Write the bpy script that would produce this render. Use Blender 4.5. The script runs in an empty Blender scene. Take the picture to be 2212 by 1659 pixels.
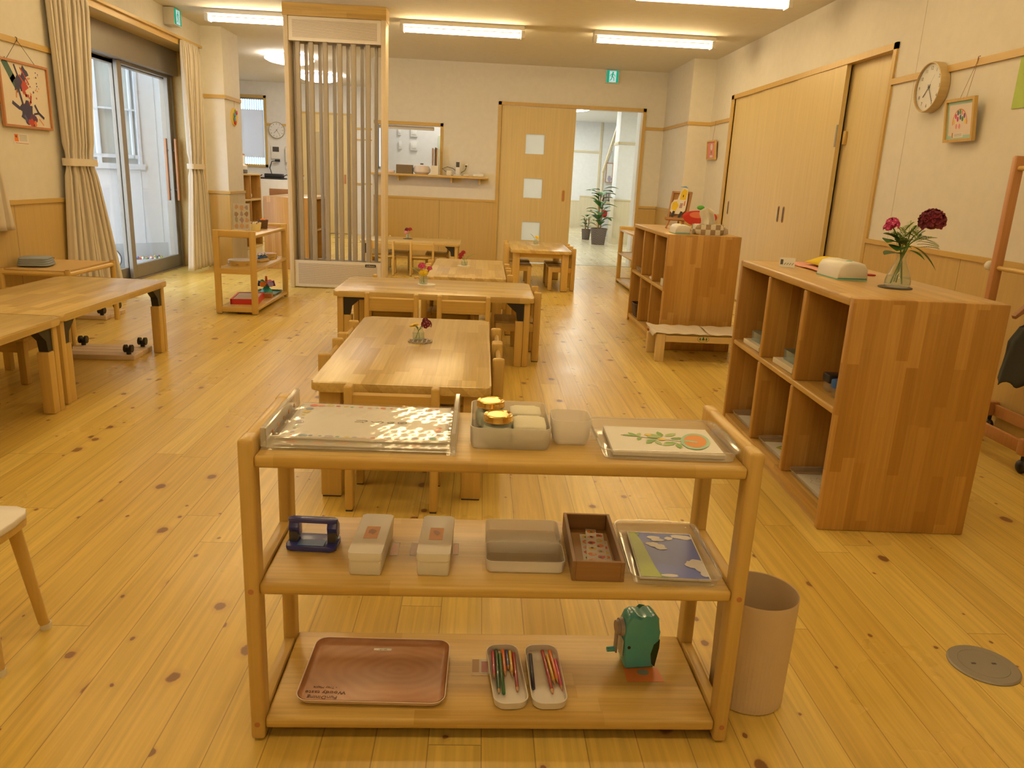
import bpy, bmesh, math, random
from mathutils import Vector, Matrix
random.seed(7)
R = math.radians
sc = bpy.context.scene
col = bpy.data.collections.new("scene")
sc.collection.children.link(col)
PI = math.pi

# ------------------------------------------------------------------ materials
def new_mat(name):
    m = bpy.data.materials.new(name)
    m.use_nodes = True
    nt = m.node_tree
    nt.nodes.clear()
    out = nt.nodes.new('ShaderNodeOutputMaterial')
    return m, nt, out

def N(nt, typ, **kw):
    n = nt.nodes.new(typ)
    for k, v in kw.items():
        setattr(n, k, v)
    return n

def L(nt, a, b):
    nt.links.new(a, b)

def math_n(nt, op, a, b=None, c=None):
    n = N(nt, 'ShaderNodeMath', operation=op)
    for i, v in enumerate((a, b, c)):
        if v is None:
            continue
        if hasattr(v, 'is_output') or isinstance(v, bpy.types.NodeSocket):
            L(nt, v, n.inputs[i])
        else:
            n.inputs[i].default_value = v
    return n.outputs[0]

def principled(nt, out, base=None, rough=.5, metal=0., spec=.5, coat=0.):
    p = N(nt, 'ShaderNodeBsdfPrincipled')
    if base is not None:
        p.inputs['Base Color'].default_value = (*base, 1)
    p.inputs['Roughness'].default_value = rough
    p.inputs['Metallic'].default_value = metal
    p.inputs['Specular IOR Level'].default_value = spec
    p.inputs['Coat Weight'].default_value = coat
    L(nt, p.outputs[0], out.inputs[0])
    return p

_c = {}
def plain(name, base, rough=.5, metal=0., spec=.5, coat=0., bump=0., bscale=300.):
    k = (name,)
    if k in _c:
        return _c[k]
    m, nt, out = new_mat(name)
    p = principled(nt, out, base, rough, metal, spec, coat)
    tc = N(nt, 'ShaderNodeTexCoord')
    nz = N(nt, 'ShaderNodeTexNoise')
    nz.inputs['Scale'].default_value = 14.
    nz.inputs['Detail'].default_value = 2.
    L(nt, tc.outputs['Object'], nz.inputs['Vector'])
    mr = N(nt, 'ShaderNodeMapRange')
    mr.inputs['To Min'].default_value = .95
    mr.inputs['To Max'].default_value = 1.05
    L(nt, nz.outputs[0], mr.inputs[0])
    mx = N(nt, 'ShaderNodeMix', data_type='RGBA', blend_type='MULTIPLY')
    mx.inputs[0].default_value = 1.
    mx.inputs[6].default_value = (*base, 1)
    L(nt, mr.outputs[0], mx.inputs[7])
    L(nt, mx.outputs[2], p.inputs['Base Color'])
    if bump:
        n2 = N(nt, 'ShaderNodeTexNoise')
        n2.inputs['Scale'].default_value = bscale
        L(nt, tc.outputs['Object'], n2.inputs['Vector'])
        b = N(nt, 'ShaderNodeBump')
        b.inputs['Strength'].default_value = bump
        b.inputs['Distance'].default_value = .002
        L(nt, n2.outputs[0], b.inputs['Height'])
        L(nt, b.outputs[0], p.inputs['Normal'])
    _c[k] = m
    return m

def grain_factor(nt, tc, ax, fine=70., along=2.5, lo=.82, hi=1.12):
    mp = N(nt, 'ShaderNodeMapping')
    s = [fine] * 3
    s[ax] = along
    mp.inputs['Scale'].default_value = s
    L(nt, tc.outputs['Object'], mp.inputs['Vector'])
    nz = N(nt, 'ShaderNodeTexNoise')
    nz.inputs['Scale'].default_value = 1.
    nz.inputs['Detail'].default_value = 4.
    nz.inputs['Roughness'].default_value = .6
    nz.inputs['Distortion'].default_value = .4
    L(nt, mp.outputs[0], nz.inputs['Vector'])
    mr = N(nt, 'ShaderNodeMapRange')
    mr.inputs['From Min'].default_value = .3
    mr.inputs['From Max'].default_value = .7
    mr.inputs['To Min'].default_value = lo
    mr.inputs['To Max'].default_value = hi
    L(nt, nz.outputs[0], mr.inputs[0])
    return mr.outputs[0]

def mul(nt, col_sock, fac_sock):
    mx = N(nt, 'ShaderNodeMix', data_type='RGBA', blend_type='MULTIPLY')
    mx.inputs[0].default_value = 1.
    L(nt, col_sock, mx.inputs[6])
    L(nt, fac_sock, mx.inputs[7])
    return mx.outputs[2]

def laminate(name, ax, c1, c2, strip=.045, length=.42, rough=.33, coat=.15):
    """finger-jointed laminated wood: strips along one axis, each block with its own tone"""
    m, nt, out = new_mat(name)
    p = principled(nt, out, None, rough, 0, .4, coat)
    p.inputs['Coat Roughness'].default_value = .25
    tc = N(nt, 'ShaderNodeTexCoord')
    sp = N(nt, 'ShaderNodeSeparateXYZ')
    L(nt, tc.outputs['Object'], sp.inputs[0])
    o = [i for i in range(3) if i != ax]
    v = math_n(nt, 'ADD', sp.outputs[o[0]], sp.outputs[o[1]])
    v = math_n(nt, 'ADD', v, 3.013)
    u = math_n(nt, 'ADD', sp.outputs[ax], 5.0)
    cb = N(nt, 'ShaderNodeCombineXYZ')
    row = math_n(nt, 'FLOOR', math_n(nt, 'DIVIDE', v, strip))
    wn = N(nt, 'ShaderNodeTexWhiteNoise', noise_dimensions='1D')
    L(nt, row, wn.inputs['W'])
    u = math_n(nt, 'ADD', u, math_n(nt, 'MULTIPLY', wn.outputs['Value'], length * 3))
    blk = math_n(nt, 'FLOOR', math_n(nt, 'DIVIDE', u, length))
    L(nt, row, cb.inputs[0]); L(nt, blk, cb.inputs[1])
    w2 = N(nt, 'ShaderNodeTexWhiteNoise', noise_dimensions='2D')
    L(nt, cb.outputs[0], w2.inputs['Vector'])
    mx = N(nt, 'ShaderNodeMix', data_type='RGBA')
    L(nt, w2.outputs['Value'], mx.inputs[0])
    mx.inputs[6].default_value = (*c1, 1)
    mx.inputs[7].default_value = (*c2, 1)
    g = grain_factor(nt, tc, ax, 90., 3., .86, 1.08)
    L(nt, mul(nt, mx.outputs[2], g), p.inputs['Base Color'])
    return m

def veneer(name, ax, c, rough=.4, lo=.9, hi=1.06, fine=60.):
    m, nt, out = new_mat(name)
    p = principled(nt, out, None, rough, 0, .4)
    tc = N(nt, 'ShaderNodeTexCoord')
    rgb = N(nt, 'ShaderNodeRGB')
    rgb.outputs[0].default_value = (*c, 1)
    g = grain_factor(nt, tc, ax, fine, 1.2, lo, hi)
    L(nt, mul(nt, rgb.outputs[0], g), p.inputs['Base Color'])
    return m

def floor_material(name, c1, c2, knots=True, w=.116, length=1.9, rough=.26):
    m, nt, out = new_mat(name)
    p = principled(nt, out, None, rough, 0, .45, .0)
    tc = N(nt, 'ShaderNodeTexCoord')
    sp = N(nt, 'ShaderNodeSeparateXYZ')
    L(nt, tc.outputs['Object'], sp.inputs[0])
    xs = math_n(nt, 'DIVIDE', math_n(nt, 'ADD', sp.outputs[0], 20.03), w)
    row = math_n(nt, 'FLOOR', xs)
    fx = math_n(nt, 'FRACT', xs)
    wn = N(nt, 'ShaderNodeTexWhiteNoise', noise_dimensions='1D')
    L(nt, row, wn.inputs['W'])
    yy = math_n(nt, 'DIVIDE', math_n(nt, 'ADD', math_n(nt, 'ADD', sp.outputs[1], 20.), math_n(nt, 'MULTIPLY', wn.outputs['Value'], length * 7)), length)
    blk = math_n(nt, 'FLOOR', yy)
    fy = math_n(nt, 'FRACT', yy)
    cb = N(nt, 'ShaderNodeCombineXYZ')
    L(nt, row, cb.inputs[0]); L(nt, blk, cb.inputs[1])
    w2 = N(nt, 'ShaderNodeTexWhiteNoise', noise_dimensions='2D')
    L(nt, cb.outputs[0], w2.inputs['Vector'])
    mx = N(nt, 'ShaderNodeMix', data_type='RGBA')
    L(nt, w2.outputs['Value'], mx.inputs[0])
    mx.inputs[6].default_value = (*c1, 1)
    mx.inputs[7].default_value = (*c2, 1)
    # grain, shifted from board to board
    sh = N(nt, 'ShaderNodeCombineXYZ')
    L(nt, math_n(nt, 'ADD', math_n(nt, 'MULTIPLY', sp.outputs[0], 55.), math_n(nt, 'MULTIPLY', row, 3.7)), sh.inputs[0])
    L(nt, math_n(nt, 'ADD', math_n(nt, 'MULTIPLY', sp.outputs[1], 1.6), math_n(nt, 'MULTIPLY', w2.outputs['Value'], 40.)), sh.inputs[1])
    nz = N(nt, 'ShaderNodeTexNoise')
    nz.inputs['Scale'].default_value = 1.
    nz.inputs['Detail'].default_value = 3.
    nz.inputs['Distortion'].default_value = .9
    L(nt, sh.outputs[0], nz.inputs['Vector'])
    mr = N(nt, 'ShaderNodeMapRange')
    mr.inputs['From Min'].default_value = .3; mr.inputs['From Max'].default_value = .7
    mr.inputs['To Min'].default_value = .84; mr.inputs['To Max'].default_value = 1.1
    L(nt, nz.outputs[0], mr.inputs[0])
    c = mul(nt, mx.outputs[2], mr.outputs[0])
    if knots:
        kv = N(nt, 'ShaderNodeCombineXYZ')
        L(nt, math_n(nt, 'ADD', fx, math_n(nt, 'MULTIPLY', row, 13.7)), kv.inputs[0])
        L(nt, math_n(nt, 'ADD', math_n(nt, 'DIVIDE', sp.outputs[1], w * 1.35), math_n(nt, 'MULTIPLY', row, 7.31)), kv.inputs[1])
        dn = N(nt, 'ShaderNodeTexNoise')
        dn.inputs['Scale'].default_value = 5.
        L(nt, kv.outputs[0], dn.inputs['Vector'])
        vo = N(nt, 'ShaderNodeTexVoronoi', voronoi_dimensions='2D', feature='F1')
        vo.inputs['Scale'].default_value = 1.
        vo.inputs['Randomness'].default_value = 1.
        L(nt, kv.outputs[0], vo.inputs['Vector'])
        cs = N(nt, 'ShaderNodeSeparateColor')
        L(nt, vo.outputs['Color'], cs.inputs[0])
        d = math_n(nt, 'ADD', vo.outputs['Distance'], math_n(nt, 'MULTIPLY', math_n(nt, 'SUBTRACT', dn.outputs[0], .5), .13))
        # only some cells carry a knot; its size differs from cell to cell
        has = math_n(nt, 'GREATER_THAN', cs.outputs[0], .66)
        rad = math_n(nt, 'MULTIPLY', has, math_n(nt, 'ADD', math_n(nt, 'MULTIPLY', math_n(nt, 'POWER', cs.outputs[1], 2.5), .15), .035))
        core = N(nt, 'ShaderNodeMapRange', interpolation_type='SMOOTHSTEP')
        L(nt, d, core.inputs[0])
        L(nt, math_n(nt, 'MULTIPLY', rad, 1.15), core.inputs[1]); L(nt, math_n(nt, 'MULTIPLY', rad, .75), core.inputs[2])
        halo = N(nt, 'ShaderNodeMapRange', interpolation_type='SMOOTHSTEP')
        L(nt, d, halo.inputs[0])
        L(nt, math_n(nt, 'MULTIPLY', rad, 2.3), halo.inputs[1]); L(nt, math_n(nt, 'MULTIPLY', rad, .9), halo.inputs[2])
        m1 = N(nt, 'ShaderNodeMix', data_type='RGBA')
        L(nt, math_n(nt, 'MULTIPLY', math_n(nt, 'MULTIPLY', halo.outputs[0], has), .45), m1.inputs[0])
        L(nt, c, m1.inputs[6])
        m1.inputs[7].default_value = (.50, .27, .09, 1)
        m2 = N(nt, 'ShaderNodeMix', data_type='RGBA')
        L(nt, math_n(nt, 'MULTIPLY', math_n(nt, 'MULTIPLY', core.outputs[0], has), .9), m2.inputs[0])
        L(nt, m1.outputs[2], m2.inputs[6])
        m2.inputs[7].default_value = (.20, .085, .03, 1)
        c = m2.outputs[2]
    # seams
    e = math_n(nt, 'MINIMUM', fx, math_n(nt, 'SUBTRACT', 1., fx))
    sx = math_n(nt, 'LESS_THAN', e, .011)
    e2 = math_n(nt, 'MINIMUM', fy, math_n(nt, 'SUBTRACT', 1., fy))
    sy = math_n(nt, 'LESS_THAN', e2, .0007)
    seam = math_n(nt, 'MAXIMUM', sx, sy)
    m3 = N(nt, 'ShaderNodeMix', data_type='RGBA')
    L(nt, math_n(nt, 'MULTIPLY', seam, .6), m3.inputs[0])
    L(nt, c, m3.inputs[6])
    m3.inputs[7].default_value = (.2, .11, .04, 1)
    L(nt, m3.outputs[2], p.inputs['Base Color'])
    # worn, uneven varnish
    n3 = N(nt, 'ShaderNodeTexNoise')
    n3.inputs['Scale'].default_value = 2.2
    n3.inputs['Detail'].default_value = 4.
    L(nt, tc.outputs['Object'], n3.inputs['Vector'])
    r3 = N(nt, 'ShaderNodeMapRange')
    r3.inputs['To Min'].default_value = rough - .06; r3.inputs['To Max'].default_value = rough + .14
    L(nt, n3.outputs[0], r3.inputs[0])
    L(nt, r3.outputs[0], p.inputs['Roughness'])
    bp = N(nt, 'ShaderNodeBump')
    bp.inputs['Strength'].default_value = .12
    bp.inputs['Distance'].default_value = .004
    L(nt, nz.outputs[0], bp.inputs['Height'])
    L(nt, bp.outputs[0], p.inputs['Normal'])
    return m

def facing(nt, f0):
    """mirror share of a thin sheet, the same from both of its sides"""
    lw = N(nt, 'ShaderNodeLayerWeight')
    lw.inputs[0].default_value = .5
    return math_n(nt, 'MINIMUM', math_n(nt, 'ADD', math_n(nt, 'MULTIPLY', math_n(nt, 'POWER', lw.outputs['Facing'], 5.), 1. - f0), f0), .6)

def clear(name, tint=(1, 1, 1), alpha=.12, rough=.03, base=(.9, .9, .9), fres=1.45):
    """thin clear glass or plastic: mostly see-through, with a film of body colour and a mirror at grazing angles"""
    m, nt, out = new_mat(name)
    tr = N(nt, 'ShaderNodeBsdfTransparent')
    tr.inputs[0].default_value = (*tint, 1)
    p = N(nt, 'ShaderNodeBsdfPrincipled')
    p.inputs['Base Color'].default_value = (*base, 1)
    p.inputs['Roughness'].default_value = .5
    g = N(nt, 'ShaderNodeBsdfGlossy')
    g.inputs['Roughness'].default_value = rough
    fr = facing(nt, ((fres - 1) / (fres + 1)) ** 2)
    a = N(nt, 'ShaderNodeMixShader')
    a.inputs[0].default_value = alpha
    L(nt, tr.outputs[0], a.inputs[1]); L(nt, p.outputs[0], a.inputs[2])
    b = N(nt, 'ShaderNodeMixShader')
    L(nt, fr, b.inputs[0])
    L(nt, a.outputs[0], b.inputs[1]); L(nt, g.outputs[0], b.inputs[2])
    L(nt, b.outputs[0], out.inputs[0])
    return m

def frosted(name, base=(.86, .84, .82), alpha=.55, transl=.45, rough=.35):
    """milky plastic: part see-through, part lit from both sides"""
    m, nt, out = new_mat(name)
    tr = N(nt, 'ShaderNodeBsdfTransparent')
    d = N(nt, 'ShaderNodeBsdfDiffuse'); d.inputs[0].default_value = (*base, 1)
    t = N(nt, 'ShaderNodeBsdfTranslucent'); t.inputs[0].default_value = (*base, 1)
    g = N(nt, 'ShaderNodeBsdfGlossy'); g.inputs['Roughness'].default_value = rough
    dt = N(nt, 'ShaderNodeMixShader'); dt.inputs[0].default_value = transl
    L(nt, d.outputs[0], dt.inputs[1]); L(nt, t.outputs[0], dt.inputs[2])
    a = N(nt, 'ShaderNodeMixShader'); a.inputs[0].default_value = alpha
    L(nt, tr.outputs[0], a.inputs[1]); L(nt, dt.outputs[0], a.inputs[2])
    fr = facing(nt, .03)
    b = N(nt, 'ShaderNodeMixShader')
    L(nt, fr, b.inputs[0]); L(nt, a.outputs[0], b.inputs[1]); L(nt, g.outputs[0], b.inputs[2])
    L(nt, b.outputs[0], out.inputs[0])
    return m

def glow(name, c, s):
    m, nt, out = new_mat(name)
    e = N(nt, 'ShaderNodeEmission')
    e.inputs[0].default_value = (*c, 1)
    e.inputs[1].default_value = s
    L(nt, e.outputs[0], out.inputs[0])
    return m

def perforated(name, base, ua, va, pitch=.0115, hole=.33):
    """enamelled sheet with a staggered grid of punched holes"""
    m, nt, out = new_mat(name)
    p = principled(nt, out, None, .3)
    tc = N(nt, 'ShaderNodeTexCoord')
    sp = N(nt, 'ShaderNodeSeparateXYZ')
    L(nt, tc.outputs['Object'], sp.inputs[0])
    u = math_n(nt, 'DIVIDE', math_n(nt, 'ADD', sp.outputs[ua], 10.), pitch)
    v = math_n(nt, 'DIVIDE', math_n(nt, 'ADD', sp.outputs[va], 10.), pitch * .8)
    row = math_n(nt, 'FLOOR', v)
    odd = math_n(nt, 'MULTIPLY', math_n(nt, 'MODULO', row, 2.), .5)
    fu = math_n(nt, 'SUBTRACT', math_n(nt, 'FRACT', math_n(nt, 'ADD', u, odd)), .5)
    fv = math_n(nt, 'MULTIPLY', math_n(nt, 'SUBTRACT', math_n(nt, 'FRACT', v), .5), .8)
    d = math_n(nt, 'SQRT', math_n(nt, 'ADD', math_n(nt, 'MULTIPLY', fu, fu), math_n(nt, 'MULTIPLY', fv, fv)))
    h = math_n(nt, 'LESS_THAN', d, hole * .8)
    mx = N(nt, 'ShaderNodeMix', data_type='RGBA')
    L(nt, h, mx.inputs[0])
    mx.inputs[6].default_value = (*base, 1)
    mx.inputs[7].default_value = (.12, .09, .06, 1)
    L(nt, mx.outputs[2], p.inputs['Base Color'])
    return m

def ringwood(name, c1, c2):
    """printed wood with growth rings"""
    m, nt, out = new_mat(name)
    p = principled(nt, out, None, .33)
    tc = N(nt, 'ShaderNodeTexCoord')
    mp = N(nt, 'ShaderNodeMapping')
    mp.inputs['Location'].default_value = (-.04, -.03, 0)
    mp.inputs['Scale'].default_value = (1., 1.5, 1.)
    mp.inputs['Rotation'].default_value = (0, 0, .25)
    L(nt, tc.outputs['Object'], mp.inputs['Vector'])
    w = N(nt, 'ShaderNodeTexWave', wave_type='RINGS', rings_direction='Z')
    w.inputs['Scale'].default_value = 11.
    w.inputs['Distortion'].default_value = 9.
    w.inputs['Detail'].default_value = 2.
    w.inputs['Detail Scale'].default_value = .6
    L(nt, mp.outputs[0], w.inputs['Vector'])
    nz = N(nt, 'ShaderNodeTexNoise')
    nz.inputs['Scale'].default_value = 9.
    L(nt, tc.outputs['Object'], nz.inputs['Vector'])
    f = math_n(nt, 'MULTIPLY', math_n(nt, 'ADD', math_n(nt, 'MULTIPLY', w.outputs[1], .22), nz.outputs[0]), .8)
    mx = N(nt, 'ShaderNodeMix', data_type='RGBA')
    L(nt, f, mx.inputs[0])
    mx.inputs[6].default_value = (*c1, 1); mx.inputs[7].default_value = (*c2, 1)
    L(nt, mx.outputs[2], p.inputs['Base Color'])
    return m

def weave(name, c1, c2, scale=60.):
    m, nt, out = new_mat(name)
    p = principled(nt, out, None, .75)
    tc = N(nt, 'ShaderNodeTexCoord')
    ck = N(nt, 'ShaderNodeTexChecker')
    ck.inputs['Scale'].default_value = scale
    ck.inputs[1].default_value = (*c1, 1); ck.inputs[2].default_value = (*c2, 1)
    L(nt, tc.outputs['Object'], ck.inputs['Vector'])
    L(nt, ck.outputs[0], p.inputs['Base Color'])
    bp = N(nt, 'ShaderNodeBump'); bp.inputs['Strength'].default_value = .6; bp.inputs['Distance'].default_value = .004
    L(nt, ck.outputs[1], bp.inputs['Height']); L(nt, bp.outputs[0], p.inputs['Normal'])
    return m

WC1, WC2 = (.57, .365, .095), (.70, .485, .15)
lamX = laminate('laminated_wood_x', 0, WC1, WC2)
lamY = laminate('laminated_wood_y', 1, WC1, WC2)
lamZ = laminate('laminated_wood_z', 2, WC1, WC2)
topX = laminate('tabletop_wood_x', 0, (.54, .36, .115), (.74, .55, .215), .052, .46, .28, .25)
topY = laminate('tabletop_wood_y', 1, (.54, .36, .115), (.74, .55, .215), .052, .46, .28, .25)
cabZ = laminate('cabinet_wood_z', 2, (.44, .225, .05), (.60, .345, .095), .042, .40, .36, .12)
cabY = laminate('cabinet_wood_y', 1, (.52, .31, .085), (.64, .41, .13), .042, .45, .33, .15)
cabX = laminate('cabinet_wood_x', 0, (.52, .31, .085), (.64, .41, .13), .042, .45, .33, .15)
postZ = veneer('solid_wood_z', 2, (.66, .445, .14), .32, .9, 1.06)
postX = veneer('solid_wood_x', 0, (.66, .445, .14), .32, .9, 1.06)
postY = veneer('solid_wood_y', 1, (.66, .445, .14), .32, .9, 1.06)
doorZ = veneer('door_veneer', 2, (.71, .56, .27), .42, .93, 1.05, 45.)
trimY = veneer('trim_wood_y', 1, (.62, .42, .13), .4, .93, 1.05)
trimX = veneer('trim_wood_x', 0, (.62, .42, .13), .4, .93, 1.05)
trimZ = veneer('trim_wood_z', 2, (.62, .42, .13), .4, .93, 1.05)
wainZ = veneer('wainscot_veneer', 2, (.60, .42, .155), .45, .94, 1.05, 40.)
paleZ = veneer('pale_wainscot', 2, (.72, .62, .42), .5, .94, 1.04, 40.)
pineX = veneer('pine_x', 0, (.76, .58, .30), .45, .9, 1.05)
pineZ = veneer('pine_z', 2, (.76, .58, .30), .45, .9, 1.05)
dkwood = veneer('brown_wood', 1, (.36, .18, .085), .45, .85, 1.1)
redwood = veneer('reddish_wood', 2, (.50, .22, .09), .4, .9, 1.1)
rackw = veneer('rack_wood', 2, (.52, .25, .09), .35, .9, 1.1)
floorM = floor_material('pine_floor', (.66, .45, .10), (.79, .585, .155))
floorH = floor_material('hall_floor', (.66, .56, .36), (.74, .64, .44), True, .116, 1.9, .2)
paint = plain('wall_paint', (.80, .765, .69), .75, bump=.25, bscale=260.)
paintc = plain('ceiling_paint', (.78, .745, .67), .8, bump=.15, bscale=200.)
paintw = plain('white_paint', (.82, .81, .79), .75)
white = plain('white_plastic', (.84, .82, .78), .35)
cream = plain('cream_enamel', (.80, .74, .65), .3)
cream2 = plain('cream_plastic', (.82, .77, .66), .4)
black = plain('black_plastic', (.018, .018, .02), .4)
dark = plain('dark_grey', (.07, .065, .06), .5)
grey = plain('grey_metal', (.33, .31, .28), .4, .4)
alu = plain('door_aluminium', (.29, .255, .21), .42, .35)
chrome = plain('steel', (.62, .60, .57), .22, 1.)
gold = plain('gold_lid', (.78, .52, .16), .2, 1.)
paper = plain('paper', (.84, .82, .78), .6)
blue = plain('blue_metal', (.055, .065, .34), .25)
blue2 = plain('blue_plastic', (.03, .12, .45), .35)
teal = plain('teal_plastic', (.10, .48, .58), .16, coat=.3)
greyp = plain('mauve_grey_plastic', (.38, .34, .36), .35)
red = plain('red', (.62, .04, .03), .4)
yellow = plain('yellow', (.85, .62, .03), .5)
orange = plain('orange', (.85, .22, .03), .5)
green = plain('green', (.08, .30, .05), .5)
leafg = plain('leaf_green', (.06, .17, .035), .45)
leafl = plain('light_leaf', (.24, .36, .05), .5)
pink = plain('pink', (.80, .30, .33), .5)
rose = plain('rose_petal', (.62, .05, .22), .5)
maroon = plain('maroon_petal', (.17, .008, .03), .5)
crimson = plain('crimson_petal', (.42, .02, .03), .5)
cloth = plain('natural_cloth', (.70, .62, .52), .9, bump=.4, bscale=500.)
towel = plain('cream_towel', (.84, .80, .64), .95, bump=.5, bscale=400.)
curtainM = frosted('curtain_cloth', (.82, .74, .62), 1., .12, .8)
jacket = plain('dark_grey_cloth', (.055, .06, .055), .9, bump=.5, bscale=300.)
glassM = clear('window_glass', (1, 1, 1), .02, .01)
jarM = clear('jar_glass', (.97, .99, .97), .06, .03, (.8, .85, .8), 1.5)
waterM = clear('water', (.93, .95, .90), .05, .02, (.8, .82, .76), 1.33)
acrylic = clear('clear_acrylic', (.985, .985, .985), .10, .05, (.9, .88, .86), 1.5)
acrylicW = clear('acrylic_painted_highlight', (.97, .97, .97), .30, .06, (.95, .93, .90), 1.6)  # whiter, milkier film paints in the rim highlight of the tray walls
pvc = clear('clear_tray_plastic', (.98, .98, .98), .16, .06, (.88, .86, .83), 1.5)
film = clear('laminate_film', (1, 1, 1), .01, .06, (.9, .9, .9), 1.55)
milky = frosted('milky_plastic', (.97, .94, .90), .50, .45)
milky2 = frosted('whiter_milky_plastic', (.97, .94, .90), .96, .05)
tube_rows = {8.62: 46., 6.62: 31., 4.62: 22., 2.62: 20., .62: 24., -1.3: 27.}
tubeMs = {y: glow('lamp_tube_light', (1., .725, .365), s) for y, s in tube_rows.items()}
discM = glow('round_lamp_light', (1., .90, .78), 24.)
hallM = glow('hall_lamp_light', (.97, 1., .90), 16.)
# ------------------------------------------------------------------ mesh helpers
class MB:
    def __init__(self):
        self.bm = bmesh.new()
        self.mats = []
    def mi(self, m):
        if m is None:
            return 0
        if m not in self.mats:
            self.mats.append(m)
        return self.mats.index(m)
    def _faces(self, verts, faces, mat, M=None):
        vs = [self.bm.verts.new((M @ Vector(v)) if M else v) for v in verts]
        i = self.mi(mat)
        fs = []
        for f in faces:
            try:
                fc = self.bm.faces.new([vs[k] for k in f])
                fc.material_index = i
                fs.append(fc)
            except ValueError:
                pass
        return vs, fs
    def box(self, x0, x1, y0, y1, z0, z1, mat=None, bev=0., seg=2, M=None):
        v = [(x0, y0, z0), (x1, y0, z0), (x1, y1, z0), (x0, y1, z0), (x0, y0, z1), (x1, y0, z1), (x1, y1, z1), (x0, y1, z1)]
        f = [(0, 3, 2, 1), (4, 5, 6, 7), (0, 1, 5, 4), (1, 2, 6, 5), (2, 3, 7, 6), (3, 0, 4, 7)]
        vs, fs = self._faces(v, f, mat, M)
        if bev:
            es = {e for fc in fs for e in fc.edges}
            r = bmesh.ops.bevel(self.bm, geom=list(es), offset=bev, segments=seg, profile=.5, affect='EDGES', clamp_overlap=True)
            for fc in r['faces']:
                fc.material_index = self.mi(mat)
        return self
    def prism(self, poly, a0, a1, axis=2, mat=None, M=None, bev=0.):
        """extrude a 2D polygon along an axis; poly gives the two other coordinates in cyclic order"""
        n = len(poly)
        def p(u, v, a):
            return {2: (u, v, a), 0: (a, u, v), 1: (v, a, u)}[axis]
        v = [p(u, w, a0) for u, w in poly] + [p(u, w, a1) for u, w in poly]
        f = [tuple(reversed(range(n))), tuple(range(n, 2 * n))] + [(i, (i + 1) % n, n + (i + 1) % n, n + i) for i in range(n)]
        vs, fs = self._faces(v, f, mat, M)
        if bev:
            es = list({e for fc in fs[:2] for e in fc.edges})
            r = bmesh.ops.bevel(self.bm, geom=es, offset=bev, segments=2, profile=.5, affect='EDGES', clamp_overlap=True)
            for fc in r['faces']:
                fc.material_index = self.mi(mat)
        return self
    def tube(self, pts, r, seg=8, mat=None, cap=True, M=None):
        pts = [Vector(p) for p in pts]
        n = len(pts)
        rs = r if isinstance(r, (list, tuple)) else [r] * n
        rings = []
        up = None
        for i, p in enumerate(pts):
            d = (pts[min(i + 1, n - 1)] - pts[max(i - 1, 0)]).normalized()
            if up is None:
                up = Vector((0, 0, 1)) if abs(d.z) < .9 else Vector((1, 0, 0))
            a = d.cross(up).normalized()
            b = a.cross(d).normalized()
            up = b
            rings.append([p + (a * math.cos(2 * PI * k / seg) + b * math.sin(2 * PI * k / seg)) * rs[i] for k in range(seg)])
        v = [q for rg in rings for q in rg]
        f = []
        for i in range(n - 1):
            for k in range(seg):
                k2 = (k + 1) % seg
                f.append((i * seg + k, (i + 1) * seg + k, (i + 1) * seg + k2, i * seg + k2))
        if cap:
            f.append(tuple(range(seg)))
            f.append(tuple(reversed(range((n - 1) * seg, n * seg))))
        self._faces(v, f, mat, M)
        return self
    def lathe(self, prof, seg=24, c=(0, 0, 0), mat=None, M=None, closed=False):
        v, f = [], []
        n = len(prof)
        for r, z in prof:
            for k in range(seg):
                a = 2 * PI * k / seg
                v.append((c[0] + r * math.cos(a), c[1] + r * math.sin(a), c[2] + z))
        for i in range(n - 1):
            for k in range(seg):
                k2 = (k + 1) % seg
                f.append((i * seg + k, i * seg + k2, (i + 1) * seg + k2, (i + 1) * seg + k))
        if closed:
            f.append(tuple(reversed(range(seg))))
            f.append(tuple(range((n - 1) * seg, n * seg)))
        self._faces(v, f, mat, M)
        return self
    def ball(self, c, r, mat=None, seg=12, rings=8, M=None):
        rx, ry, rz = r if isinstance(r, (list, tuple)) else (r, r, r)
        v = [(c[0], c[1], c[2] - rz)]
        for i in range(1, rings):
            t = -PI / 2 + PI * i / rings
            for k in range(seg):
                a = 2 * PI * k / seg
                v.append((c[0] + rx * math.cos(t) * math.cos(a), c[1] + ry * math.cos(t) * math.sin(a), c[2] + rz * math.sin(t)))
        v.append((c[0], c[1], c[2] + rz))
        f = []
        for k in range(seg):
            f.append((0, 1 + (k + 1) % seg, 1 + k))
        for i in range(rings - 2):
            for k in range(seg):
                a = 1 + i * seg + k
                b = 1 + i * seg + (k + 1) % seg
                f.append((a, b, b + seg, a + seg))
        t = len(v) - 1
        for k in range(seg):
            f.append((t, t - seg + k, t - seg + (k + 1) % seg))
        self._faces(v, f, mat, M)
        return self
    def poly(self, pts, mat=None, M=None):
        self._faces(pts, [tuple(range(len(pts)))], mat, M)
        return self
    def grid(self, fn, nu, nv, mat=None):
        v = [fn(i / nu, j / nv) for j in range(nv + 1) for i in range(nu + 1)]
        f = [(j * (nu + 1) + i, j * (nu + 1) + i + 1, (j + 1) * (nu + 1) + i + 1, (j + 1) * (nu + 1) + i) for j in range(nv) for i in range(nu)]
        self._faces(v, f, mat)
        return self
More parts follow.
